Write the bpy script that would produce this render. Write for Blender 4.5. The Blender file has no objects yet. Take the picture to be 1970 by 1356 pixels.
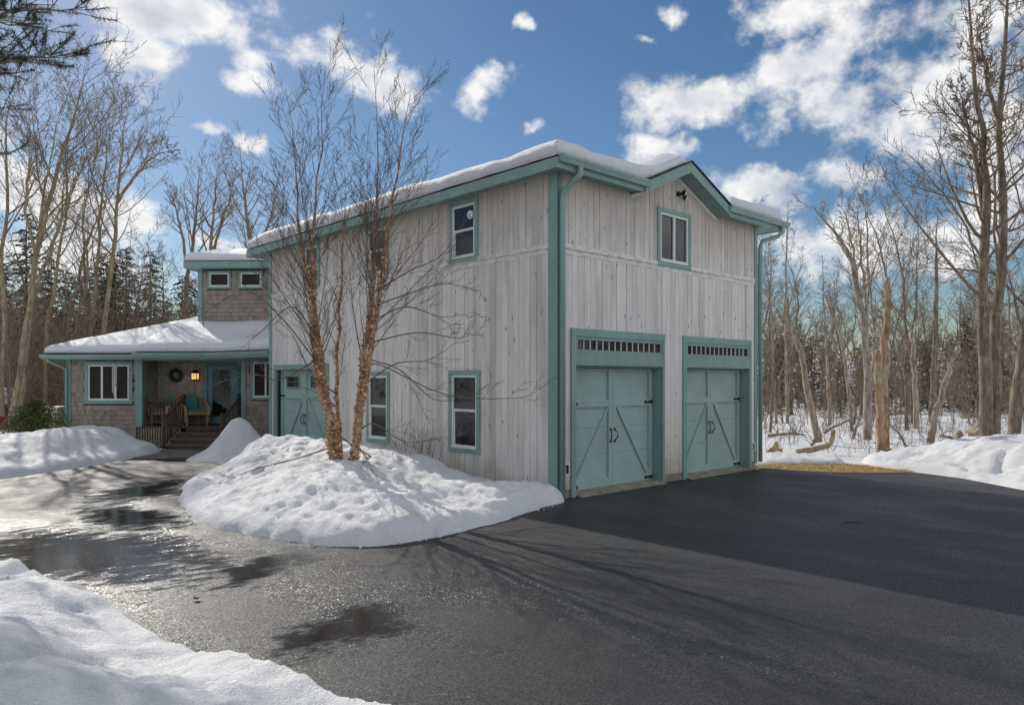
import bpy, math, random
import numpy as np
from mathutils import Vector, Matrix

scene = bpy.context.scene
COL = scene.collection
R = math.radians

# ------------------------------------------------------------------ camera
CAMX, CAMY, CAMZ = -8.462, -8.016, 1.9
FPX, CXP, HYP = 1417.0, 985.0, 730.0          # focal length, centre and horizon of the photograph, in its pixels
RT = (0.7302, -0.6833)                         # camera right, world xy
FW = (0.6833, 0.7302)                          # camera forward, world xy
cam_d = bpy.data.cameras.new('camera')
cam = bpy.data.objects.new('camera', cam_d)
COL.objects.link(cam)
cam.location = (CAMX, CAMY, CAMZ)
cam.rotation_euler = (R(90), 0, math.atan2(-FW[0], FW[1]))
cam_d.sensor_width = 36.0
cam_d.lens = 36.0 * FPX / 1970.0
cam_d.shift_y = 52.0 / 1970.0
cam_d.clip_end = 3000
cam_d.clip_start = 0.05
scene.camera = cam


def C(lat, depth, z=0.0):
    """point given by metres right of and in front of the camera stand"""
    return Vector((CAMX + RT[0] * lat + FW[0] * depth, CAMY + RT[1] * lat + FW[1] * depth, z))


def P(px, py, depth):
    return C((px - CXP) / FPX * depth, depth, CAMZ - (py - HYP) * depth / FPX)


# ------------------------------------------------------------------ light
SUN_EL, SUN_AZ = 34.0, 7.7                     # azimuth clockwise from +Y
sun_dir = Vector((math.sin(R(SUN_AZ)) * math.cos(R(SUN_EL)), math.cos(R(SUN_AZ)) * math.cos(R(SUN_EL)), math.sin(R(SUN_EL))))
sd = bpy.data.lights.new('sun', 'SUN')
sd.energy = 3.3
sd.angle = R(0.53)
sd.color = (1.0, 0.94, 0.85)
so = bpy.data.objects.new('sun', sd)
COL.objects.link(so)
so.rotation_euler = sun_dir.to_track_quat('Z', 'Y').to_euler()
so.location = (0, 0, 40)
scene.view_settings.view_transform = 'Standard'
scene.view_settings.look = 'None'
scene.view_settings.exposure = 0.20
scene.view_settings.gamma = 1.0
scene.view_settings.use_curve_mapping = False
scene.cycles.max_bounces = 5
scene.cycles.diffuse_bounces = 3
scene.cycles.glossy_bounces = 2
scene.cycles.transmission_bounces = 2
scene.cycles.transparent_max_bounces = 4
scene.cycles.sample_clamp_indirect = 4.0
scene.cycles.use_denoising = True
scene.cycles.denoising_prefilter = 'ACCURATE'

world = bpy.data.worlds.new('World')
scene.world = world
world.use_nodes = True


class NT:
    """small helper to write node trees"""
    def __init__(self, tree):
        self.t = tree
        tree.nodes.clear()

    def n(self, kind, **kw):
        nd = self.t.nodes.new(kind)
        for k, v in kw.items():
            setattr(nd, k, v)
        return nd

    def put(self, sock, v):
        if isinstance(v, bpy.types.NodeSocket):
            self.t.links.new(v, sock)
        elif v is not None:
            if sock.type == 'RGBA' and len(v) == 3:
                v = (*v, 1)
            sock.default_value = v

    def math(self, op, a, b=None, c=None, clamp=False):
        nd = self.n('ShaderNodeMath', operation=op, use_clamp=clamp)
        for i, v in enumerate((a, b, c)):
            if v is not None:
                self.put(nd.inputs[i], v)
        return nd.outputs[0]

    def vmath(self, op, a, b=None, scale=None):
        nd = self.n('ShaderNodeVectorMath', operation=op)
        self.put(nd.inputs[0], a)
        if b is not None:
            self.put(nd.inputs[1], b)
        if scale is not None:
            self.put(nd.inputs['Scale'], scale)
        return nd.outputs['Value'] if op in ('LENGTH', 'DOT_PRODUCT', 'DISTANCE') else nd.outputs[0]

    def noise(self, vec, scale, detail=4, rough=0.55, dist=0.0, out='Fac'):
        nd = self.n('ShaderNodeTexNoise')
        self.put(nd.inputs['Vector'], vec)
        nd.inputs['Scale'].default_value = scale
        nd.inputs['Detail'].default_value = detail
        nd.inputs['Roughness'].default_value = rough
        nd.inputs['Distortion'].default_value = dist
        return nd.outputs[out]

    def voro(self, vec, scale, feature='F1', out='Distance', rand=1.0):
        nd = self.n('ShaderNodeTexVoronoi', feature=feature)
        self.put(nd.inputs['Vector'], vec)
        nd.inputs['Scale'].default_value = scale
        nd.inputs['Randomness'].default_value = rand
        return nd.outputs[out]

    def sstep(self, v, a, b, lo=0.0, hi=1.0):
        nd = self.n('ShaderNodeMapRange', interpolation_type='SMOOTHSTEP')
        self.put(nd.inputs[0], v)
        for i, q in zip((1, 2, 3, 4), (a, b, lo, hi)):
            nd.inputs[i].default_value = q
        return nd.outputs[0]

    def mix(self, f, a, b, blend='MIX'):
        nd = self.n('ShaderNodeMix', data_type='RGBA', blend_type=blend)
        self.put(nd.inputs[0], f)
        self.put(nd.inputs[6], a)
        self.put(nd.inputs[7], b)
        return nd.outputs[2]

    def mapping(self, vec, scale=(1, 1, 1), rot=(0, 0, 0), loc=(0, 0, 0), kind='POINT'):
        nd = self.n('ShaderNodeMapping', vector_type=kind)
        self.put(nd.inputs['Vector'], vec)
        nd.inputs['Scale'].default_value = scale
        nd.inputs['Rotation'].default_value = rot
        nd.inputs['Location'].default_value = loc
        return nd.outputs[0]

    def bump(self, h, strength=0.3, dist=0.02):
        nd = self.n('ShaderNodeBump')
        self.put(nd.inputs['Height'], h)
        nd.inputs['Strength'].default_value = strength
        nd.inputs['Distance'].default_value = dist
        return nd.outputs[0]


def build_world():
    g = NT(world.node_tree)
    out = g.n('ShaderNodeOutputWorld')
    sky = g.n('ShaderNodeTexSky', sky_type='NISHITA')
    sky.sun_disc = False
    sky.sun_elevation = R(SUN_EL)
    sky.sun_rotation = R(SUN_AZ)
    sky.air_density = 1.0
    sky.dust_density = 0.25
    sky.ozone_density = 2.0
    hsv = g.n('ShaderNodeHueSaturation')
    hsv.inputs['Saturation'].default_value = 1.22
    g.put(hsv.inputs['Color'], sky.outputs[0])
    b1 = g.n('ShaderNodeBackground')
    g.put(b1.inputs[0], hsv.outputs[0])
    b1.inputs[1].default_value = 0.067
    d = g.n('ShaderNodeTexCoord').outputs['Generated']
    # cumulus clouds: soft cores around set directions, broken up by turbulence
    warp = g.noise(d, 5.0, 5, 0.62, out='Color')
    dw = g.vmath('ADD', d, g.vmath('SCALE', g.vmath('SUBTRACT', warp, (0.5, 0.5, 0.5)), scale=0.11))
    blobs = [  # px, py, half width, half height, tilt
        (345, 45, 205, 62, 0.10), (300, 140, 95, 58, -0.2), (470, 118, 60, 36, 0), (470, 172, 80, 30, 0.15), (705, 138, 160, 42, 0.06),
        (935, 158, 64, 28, 0), (405, 270, 46, 14, 0), (485, 284, 30, 18, 0), (40, 350, 190, 95, 0.5), (170, 420, 170, 55, 0.35), (90, 490, 220, 60, 0),
        (430, 475, 120, 30, 0), (640, 425, 60, 22, 0), (1520, 25, 170, 48, 0), (1560, 130, 140, 48, -0.3), (1340, 205, 150, 52, 0.1),
        (1590, 225, 230, 75, 0), (1650, 330, 130, 46, 0), (1860, 50, 130, 60, 0), (1840, 190, 240, 150, 0), (1480, 385, 150, 58, 0.2),
        (1290, 295, 80, 26, 0.2), (1295, 20, 42, 26, 0.4), (1700, 455, 420, 85, 0), (1243, 70, 26, 20, 0), (1940, 390, 160, 120, 0), (1015, 48, 22, 18, 0), (1042, 243, 30, 10, 0)]
    m = None
    for px, py, a, b, tilt in blobs:
        v = Vector((RT[0] * (px - CXP) + FW[0] * FPX, RT[1] * (px - CXP) + FW[1] * FPX, HYP - py))
        dist = v.length
        c = v.normalized()
        r = c.cross(Vector((0, 0, 1))).normalized()
        u = r.cross(c)
        r2 = r * math.cos(tilt) - u * math.sin(tilt)
        u2 = r * math.sin(tilt) + u * math.cos(tilt)
        rot = Matrix((r2, u2, c)).transposed().to_euler()
        mp = g.mapping(dw, scale=(0.96 * a / dist, 0.96 * b / dist, a / dist), rot=rot, loc=c, kind='TEXTURE')
        k = g.math('SUBTRACT', 1.0, g.vmath('LENGTH', mp))
        m = k if m is None else g.math('MAXIMUM', m, k)
    # broken cloud added out of view, denser to lift the ambient light
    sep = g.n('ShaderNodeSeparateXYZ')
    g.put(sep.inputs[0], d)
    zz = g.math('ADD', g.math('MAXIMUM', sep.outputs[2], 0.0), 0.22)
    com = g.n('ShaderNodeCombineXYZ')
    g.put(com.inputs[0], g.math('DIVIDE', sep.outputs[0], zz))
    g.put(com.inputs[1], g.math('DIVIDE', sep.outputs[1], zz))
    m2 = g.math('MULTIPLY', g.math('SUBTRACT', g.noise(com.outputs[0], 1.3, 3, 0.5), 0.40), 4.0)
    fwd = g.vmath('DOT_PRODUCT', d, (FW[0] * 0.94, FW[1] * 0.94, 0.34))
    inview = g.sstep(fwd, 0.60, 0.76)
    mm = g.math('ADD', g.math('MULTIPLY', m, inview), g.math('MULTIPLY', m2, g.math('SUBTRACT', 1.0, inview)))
    dz = g.mapping(d, scale=(1, 1, 1.25))
    n1 = g.noise(dz, 10.0, 9, 0.62, 0.0)
    n2 = g.noise(g.vmath('ADD', dz, tuple(sun_dir * 0.03)), 10.0, 5, 0.58, 0.0)
    dens = g.math('ADD', g.math('MAXIMUM', mm, -1.2), g.math('MULTIPLY', g.math('SUBTRACT', n1, 0.5), 3.5))
    alpha = g.sstep(dens, -0.05, 0.80)
    lit = g.math('ADD', 0.72, g.math('MULTIPLY', g.math('SUBTRACT', n1, n2), 3.2))
    lit = g.math('SUBTRACT', lit, g.math('MULTIPLY', g.sstep(dens, 0.35, 1.5), 0.55), clamp=True)
    # light comes through the clouds round the sun
    tosun = g.sstep(g.vmath('DOT_PRODUCT', d, tuple(sun_dir)), 0.35, 0.95)
    lit = g.math('ADD', lit, g.math('MULTIPLY', tosun, 0.25), clamp=True)
    ccol = g.mix(lit, (0.50, 0.55, 0.66), (1.0, 0.99, 0.97))
    # unseen clouds opposite the sun are brightened to fill the shaded walls
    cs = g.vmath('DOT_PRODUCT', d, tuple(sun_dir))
    cloud_fill = g.math('ADD', 0.86, g.math('MULTIPLY', g.sstep(cs, 0.15, -0.9), 1.25))
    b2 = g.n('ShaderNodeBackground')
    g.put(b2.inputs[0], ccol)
    g.put(b2.inputs[1], cloud_fill)
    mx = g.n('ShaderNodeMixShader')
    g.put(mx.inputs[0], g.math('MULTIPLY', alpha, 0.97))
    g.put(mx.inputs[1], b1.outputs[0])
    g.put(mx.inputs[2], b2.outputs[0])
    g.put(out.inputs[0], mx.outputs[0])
    world.cycles.sampling_method = 'MANUAL'
    world.cycles.sample_map_resolution = 512


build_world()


# ------------------------------------------------------------------ materials
def newmat(name):
    m = bpy.data.materials.new(name)
    m.use_nodes = True
    g = NT(m.node_tree)
    out = g.n('ShaderNodeOutputMaterial')
    b = g.n('ShaderNodeBsdfPrincipled')
    g.put(out.inputs[0], b.outputs[0])
    pos = g.n('ShaderNodeNewGeometry').outputs['Position']
    return m, g, b, pos


def simple(name, col, rough=0.6, var=0.12, scale=8.0, stretch=(1, 1, 1), bump=0.0, bscale=40.0, spec=0.4, metal=0.0, objvar=0.0):
    m, g, b, pos = newmat(name)
    v = g.mapping(pos, scale=stretch)
    n = g.noise(v, scale, 5, 0.6)
    lo = tuple(c * (1 - var) for c in col)
    hi = tuple(min(1, c * (1 + var)) for c in col)
    c = g.mix(g.sstep(n, 0.3, 0.7), lo, hi)
    if objvar:
        rnd = g.n('ShaderNodeObjectInfo').outputs['Random']
        k = g.math('ADD', 1 - objvar, g.math('MULTIPLY', rnd, 2 * objvar))
        c = g.vmath('SCALE', c, scale=k)
    g.put(b.inputs['Base Color'], c)
    b.inputs['Roughness'].default_value = rough
    b.inputs['Specular IOR Level'].default_value = spec
    b.inputs['Metallic'].default_value = metal
    if bump:
        g.put(b.inputs['Normal'], g.bump(g.noise(v, bscale, 4, 0.6), bump, 0.01))
    return m


def board_mat():
    m, g, b, pos = newmat('weathered_boards')
    rnd = g.n('ShaderNodeObjectInfo').outputs['Random']
    off = g.n('ShaderNodeCombineXYZ')
    g.put(off.inputs[2], g.math('MULTIPLY', rnd, 37.0))
    p = g.vmath('ADD', pos, off.outputs[0])
    grain = g.noise(g.mapping(p, scale=(26, 26, 1.1)), 2.2, 6, 0.65)
    blot = g.noise(g.mapping(p, scale=(1, 1, 0.45)), 3.0, 4, 0.6)
    c = g.mix(g.sstep(grain, 0.25, 0.75), (0.74, 0.70, 0.66), (0.88, 0.84, 0.795))
    c = g.mix(g.math('MULTIPLY', g.sstep(blot, 0.42, 0.75), 0.45), c, (0.58, 0.55, 0.52))
    # less bleached, browner wood in the sheltered upper storey; greenish stain and yellowish patches low down
    sep = g.n('ShaderNodeSeparateXYZ')
    g.put(sep.inputs[0], pos)
    up = g.math('ADD', g.math('MULTIPLY', sep.outputs[2], 1.0), g.math('MULTIPLY', blot, 1.3))
    c = g.mix(g.math('MULTIPLY', g.sstep(up, 4.3, 5.7), 0.80), c, g.mix(grain, (0.38, 0.325, 0.27), (0.66, 0.585, 0.505)))
    low = g.math('ADD', sep.outputs[2], g.math('MULTIPLY', g.noise(pos, 1.6, 4), 2.2))
    yel = g.math('MULTIPLY', g.sstep(g.noise(g.mapping(pos, scale=(1, 1, 0.5)), 0.55, 3), 0.45, 0.66), 0.5)
    c = g.mix(g.math('MULTIPLY', g.sstep(low, 2.9, 1.2), yel), c, (0.58, 0.54, 0.38))
    c = g.mix(g.math('MULTIPLY', g.sstep(low, 1.75, 0.9), 0.6), c, (0.36, 0.33, 0.22))
    drip = g.noise(g.mapping(pos, scale=(3.2, 3.2, 0.22)), 1.0, 5, 0.62)
    c = g.mix(g.math('MULTIPLY', g.sstep(drip, 0.47, 0.68), 0.50), c, (0.42, 0.385, 0.345))
    # knots
    kn = g.voro(g.mapping(p, scale=(7, 7, 2.6)), 1.0)
    kd = g.sstep(kn, 0.04, 0.14)
    c = g.mix(kd, (0.20, 0.165, 0.135), c)
    k = g.math('ADD', 0.86, g.math('MULTIPLY', rnd, 0.11))
    c = g.vmath('SCALE', c, scale=k)
    g.put(b.inputs['Base Color'], c)
    b.inputs['Roughness'].default_value = 0.8
    b.inputs['Specular IOR Level'].default_value = 0.2
    g.put(b.inputs['Normal'], g.bump(grain, 0.35, 0.006))
    return m


def snow_mat(name='snow', dirt=0.0, tint=(0.765, 0.77, 0.785)):
    m, g, b, pos = newmat(name)
    n = g.noise(pos, 1.1, 5, 0.6)
    c = g.mix(g.sstep(n, 0.35, 0.7), tint, tuple(min(1, t * 0.955) for t in tint))
    if dirt:
        dn = g.noise(pos, 2.6, 8, 0.7)
        c = g.mix(g.math('MULTIPLY', g.math('MULTIPLY', g.sstep(dn, 0.50, 0.68), g.sstep(g.noise(pos, 0.8, 3), 0.42, 0.62)), dirt), c, (0.42, 0.37, 0.31))
        sp = g.voro(pos, 13.0)
        sd_ = g.math('MULTIPLY', g.sstep(sp, 0.10, 0.05), g.sstep(g.noise(pos, 1.7, 3), 0.5, 0.62))
        c = g.mix(g.math('MULTIPLY', sd_, 0.55), c, (0.22, 0.17, 0.12))
    g.put(b.inputs['Base Color'], c)
    b.inputs['Roughness'].default_value = 0.62
    b.inputs['Specular IOR Level'].default_value = 0.35
    h = g.math('ADD', g.noise(pos, 14.0, 6, 0.68), g.math('MULTIPLY', g.noise(pos, 75.0, 3, 0.6), 0.55))
    g.put(b.inputs['Normal'], g.bump(h, 0.8, 0.04))
    return m


def asphalt_mat():
    m, g, b, pos = newmat('asphalt')
    n = g.noise(pos, 0.7, 5, 0.6)
    agg = g.voro(pos, 130.0, out='Color')
    aggv = g.n('ShaderNodeSeparateColor')
    g.put(aggv.inputs[0], agg)
    c = g.mix(g.sstep(n, 0.3, 0.7), (0.024, 0.0245, 0.028), (0.040, 0.0395, 0.041))
    c = g.mix(g.math('MULTIPLY', g.sstep(aggv.outputs[0], 0.80, 1.0), 0.5), c, (0.14, 0.135, 0.13))
    mid = g.noise(pos, 34.0, 5, 0.75)
    c = g.mix(g.sstep(mid, 0.52, 0.74), c, (0.085, 0.083, 0.082))
    c = g.mix(g.math('MULTIPLY', g.sstep(mid, 0.46, 0.30), 0.8), c, (0.008, 0.008, 0.009))
    # melt water lying in the hollows of the drive
    wv = g.vmath('ADD', pos, g.vmath('SCALE', g.vmath('SUBTRACT', g.noise(pos, 0.9, 5, 0.65, out='Color'), (0.5, 0.5, 0.5)), scale=1.5))
    wet = None
    for x, y, a, bb, rot in ((-4.4, 5.6, 1.9, 1.0, 0.9), (-6.4, 1.2, 1.5, 2.9, 0.25), (-5.4, 3.2, 0.9, 1.9, 0.1), (-5.25, -0.8, 1.0, 0.5, 0.7), (-5.6, -3.0, 0.8, 0.45, 0.5)):
        mp = g.mapping(wv, scale=(a, bb, 50), rot=(0, 0, rot), loc=(x, y, 0), kind='TEXTURE')
        k = g.math('SUBTRACT', 1.0, g.vmath('LENGTH', mp))
        wet = k if wet is None else g.math('MAXIMUM', wet, k)
    fine = g.noise(g.mapping(pos, scale=(1.0, 2.4, 1), rot=(0, 0, 0.75)), 2.6, 9, 0.78)
    w = g.math('ADD', wet, g.math('MULTIPLY', g.math('SUBTRACT', fine, 0.5), 2.6))
    wet = g.sstep(w, -0.15, 0.75)
    damp = g.sstep(w, -0.7, 0.3)
    # damp border where the mound melts
    ring = g.math('SUBTRACT', 1.0, g.vmath('LENGTH', g.mapping(wv, scale=(2.75, 3.6, 50), loc=(-2.2, 2.2, 0), kind='TEXTURE')))
    ring = g.sstep(g.math('ADD', ring, g.math('MULTIPLY', g.math('SUBTRACT', fine, 0.5), 0.5)), -0.16, 0.04)
    damp = g.math('MAXIMUM', damp, ring)
    c = g.mix(g.math('MULTIPLY', damp, 0.55), c, (0.016, 0.015, 0.015))
    c = g.mix(g.math('MULTIPLY', wet, 0.8), c, (0.012, 0.011, 0.010))
    g.put(b.inputs['Base Color'], c)
    gm = g.sstep(g.noise(g.mapping(pos, scale=(1.0, 0.45, 1), rot=(0, 0, 0.35)), 0.9, 5, 0.62), 0.42, 0.66)
    rough = g.math('SUBTRACT', 0.56, g.math('MULTIPLY', gm, 0.16))
    rough = g.math('ADD', g.math('MULTIPLY', rough, g.math('SUBTRACT', 1.0, wet)), g.math('MULTIPLY', wet, 0.09))
    g.put(b.inputs['Roughness'], rough)
    b.inputs['Specular IOR Level'].default_value = 0.32
    dry = g.math('SUBTRACT', 1.0, g.math('MULTIPLY', wet, 0.93))
    st = g.vmath('SCALE', g.vmath('SUBTRACT', agg, (0.5, 0.5, 0.5)), scale=g.math('MULTIPLY', dry, g.math('ADD', 0.36, g.math('MULTIPLY', gm, 0.55))))
    nrm = g.n('ShaderNodeNewGeometry').outputs['Normal']
    g.put(b.inputs['Normal'], g.vmath('NORMALIZE', g.vmath('ADD', nrm, st)))
    return m


def bark_mat(name, dark, light, lichen=None, ring=False, scale=9.0):
    m, g, b, pos = newmat(name)
    v = g.mapping(pos, scale=(1, 1, 0.25) if not ring else (0.4, 0.4, 2.2))
    n = g.noise(v, scale, 6, 0.68)
    c = g.mix(g.sstep(n, 0.32, 0.68), dark, light)
    n9 = g.noise(g.mapping(pos, scale=(5, 5, 0.7) if not ring else (1.5, 1.5, 9)), 7.0, 5, 0.7)
    c = g.mix(g.math('MULTIPLY', g.sstep(n9, 0.50, 0.68), 0.75), c, tuple(q * 0.55 for q in dark))
    if lichen:
        c = g.mix(g.math('MULTIPLY', g.sstep(g.noise(pos, 2.3, 5, 0.7), 0.50, 0.66), 0.75), c, lichen)
    g.put(b.inputs['Base Color'], c)
    b.inputs['Roughness'].default_value = 0.85
    b.inputs['Specular IOR Level'].default_value = 0.2
    g.put(b.inputs['Normal'], g.bump(g.math('ADD', n, g.math('MULTIPLY', n9, -0.9)), 0.8, 0.03))
    return m


def glass_mat(name, col=(0.012, 0.013, 0.012)):
    m, g, b, pos = newmat(name)
    n = g.noise(pos, 1.4, 3)
    g.put(b.inputs['Base Color'], g.mix(n, tuple(c * 0.5 for c in col), tuple(c * 1.8 for c in col)))
    b.inputs['Roughness'].default_value = 0.03
    b.inputs['Specular IOR Level'].default_value = 0.45
    g.put(b.inputs['Normal'], g.bump(g.noise(pos, 2.2, 2), 0.04, 0.05))
    return m


TEAL = (0.220, 0.335, 0.302)
MT = {}
MT['board'] = board_mat()
MT['belt'] = simple('weathered_trim_board', (0.68, 0.65, 0.61), 0.8, 0.2, 6, (1, 1, 3), 0.3, 30, 0.2)
MT['sheath'] = simple('dark_joint', (0.035, 0.03, 0.026), 0.9)
MT['teal'] = simple('teal_paint', TEAL, 0.55, 0.09, 3.5, (1, 1, 0.4), 0.12, 60, 0.35)
MT['teal_d'] = simple('teal_door_paint', (0.325, 0.452, 0.412), 0.6, 0.08, 2.0, (1, 1, 1), 0.25, 90, 0.3)
MT['teal_m'] = simple('teal_metal', (0.225, 0.34, 0.308), 0.4, 0.06, 2.0, spec=0.5)
MT['teal_e'] = simple('dark_teal_door', (0.10, 0.20, 0.215), 0.5, 0.08, 3.0)
MT['beige'] = simple('beige_metal', (0.50, 0.47, 0.38), 0.5, 0.06, 4)
MT['white'] = simple('white_vinyl', (0.74, 0.73, 0.70), 0.45, 0.05, 5)
MT['glass'] = glass_mat('window_glass')
MT['iron'] = simple('black_iron', (0.018, 0.018, 0.02), 0.5, 0.2, 20)
MT['shingle_roof'] = simple('asphalt_roof_shingle', (0.045, 0.043, 0.043), 0.9, 0.35, 18)
MT['concrete'] = simple('concrete', (0.27, 0.24, 0.19), 0.9, 0.3, 5, bump=0.4)
MT['snow'] = snow_mat('snow')
MT['snow_roof'] = snow_mat('roof_snow', 0.0, (0.76, 0.77, 0.79))
MT['snow_dirty'] = snow_mat('ploughed_snow', 0.42, (0.755, 0.76, 0.77))
MT['asphalt'] = asphalt_mat()
MT['birch'] = bark_mat('river_birch_bark', (0.15, 0.080, 0.048), (0.56, 0.37, 0.24), (0.68, 0.55, 0.42), True, 7)
def curl_mat():
    m, g, b, pos = newmat('peeling_bark')
    rnd = g.n('ShaderNodeNewGeometry').outputs['Random Per Island']
    c = g.mix(g.sstep(rnd, 0.0, 0.6), (0.15, 0.070, 0.036), (0.54, 0.31, 0.17))
    c = g.mix(g.sstep(rnd, 0.6, 1.0), c, (0.80, 0.62, 0.42))
    g.put(b.inputs['Base Color'], c)
    b.inputs['Roughness'].default_value = 0.75
    return m


MT['curl'] = curl_mat()
MT['twig'] = bark_mat('birch_twig', (0.10, 0.07, 0.055), (0.20, 0.145, 0.115))
MT['bark'] = bark_mat('grey_bark', (0.18, 0.135, 0.09), (0.42, 0.34, 0.235), (0.40, 0.37, 0.22))
MT['barkd'] = bark_mat('dark_bark', (0.12, 0.09, 0.068), (0.29, 0.235, 0.185), (0.34, 0.31, 0.23))
MT['branch'] = bark_mat('grey_twig', (0.15, 0.11, 0.08), (0.31, 0.245, 0.18))
MT['sapling'] = bark_mat('sapling_twigs', (0.15, 0.115, 0.085), (0.37, 0.295, 0.215))
MT['dead'] = bark_mat('bleached_dead_wood', (0.20, 0.155, 0.115), (0.50, 0.44, 0.37), (0.26, 0.19, 0.12))
MT['snag'] = bark_mat('rotten_snag_wood', (0.20, 0.115, 0.06), (0.52, 0.38, 0.24), (0.46, 0.41, 0.30))
MT['needle'] = simple('conifer_needles', (0.060, 0.066, 0.030), 0.75, 0.4, 2.5, objvar=0.25)
MT['pine_needle'] = simple('pine_needles', (0.05, 0.068, 0.028), 0.7, 0.4, 4)
MT['shrub_leaf'] = simple('shrub_leaves', (0.10, 0.125, 0.030), 0.6, 0.45, 6)
MT['straw'] = simple('dormant_grass', (0.36, 0.25, 0.10), 0.9, 0.35, 10)
MT['wood_red'] = simple('stained_deck_wood', (0.080, 0.052, 0.040), 0.6, 0.3, 8, (1, 1, 1), 0.2, 40)
MT['wood_tread'] = simple('worn_deck_tread', (0.13, 0.10, 0.082), 0.7, 0.3, 8)
MT['wood_grey'] = simple('weathered_rail', (0.29, 0.23, 0.165), 0.85, 0.3, 9, bump=0.4)
def shake_mat():
    m, g, b, pos = newmat('cedar_shingle')
    rnd = g.n('ShaderNodeNewGeometry').outputs['Random Per Island']
    n = g.noise(g.mapping(pos, scale=(1, 1, 0.3)), 30.0, 5, 0.65)
    c = g.mix(rnd, (0.26, 0.22, 0.18), (0.39, 0.335, 0.28))
    c = g.mix(g.math('MULTIPLY', g.sstep(n, 0.4, 0.7), 0.35), c, (0.20, 0.165, 0.14))
    g.put(b.inputs['Base Color'], c)
    b.inputs['Roughness'].default_value = 0.85
    b.inputs['Specular IOR Level'].default_value = 0.15
    return m


MT['shake'] = shake_mat()
MT['wicker'] = simple('wicker', (0.36, 0.27, 0.13), 0.75, 0.35, 60, bump=0.6, bscale=120)
MT['cushion'] = simple('teal_cushion', (0.09, 0.24, 0.25), 0.9, 0.12, 10)
MT['wreath'] = simple('wreath_green', (0.030, 0.048, 0.030), 0.9, 0.4, 30)
MT['red'] = simple('red_boards', (0.25, 0.045, 0.035), 0.8, 0.2, 6)
MT['metal'] = simple('brushed_steel', (0.55, 0.55, 0.55), 0.35, 0.1, 10, metal=0.8)
MT['paver'] = simple('walkway_paver', (0.17, 0.145, 0.125), 0.7, 0.25, 5, objvar=0.25)
MT['leaf_dead'] = simple('dead_leaf', (0.16, 0.075, 0.04), 0.8, 0.3, 20)
m_, g_, b_, p_ = newmat('lantern_glow')
b_.inputs['Base Color'].default_value = (0.9, 0.55, 0.2, 1)
b_.inputs['Emission Color'].default_value = (1.0, 0.55, 0.16, 1)
b_.inputs['Emission Strength'].default_value = 0.9
MT['glow'] = m_


# ------------------------------------------------------------------ building blocks
class Frame:
    def __init__(self, ox=0, oy=0, ang=0):
        self.o = (ox, oy)
        self.a = R(ang)
        self.u = (math.cos(self.a), math.sin(self.a))
        self.v = (-math.sin(self.a), math.cos(self.a))

    def __call__(self, u, v, z=0.0):
        return (self.o[0] + self.u[0] * u + self.v[0] * v, self.o[1] + self.u[1] * u + self.v[1] * v, z)


FG = Frame(0, 0, 0)                 # garage front: u = +x, outward = -v
FL = Frame(0, 0, -90)               # garage side wall: u = -y, outward = -x
FH = Frame(-3.339, 16.225, -45)     # house: turned 45 degrees to the garage
OFF = {}


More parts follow.
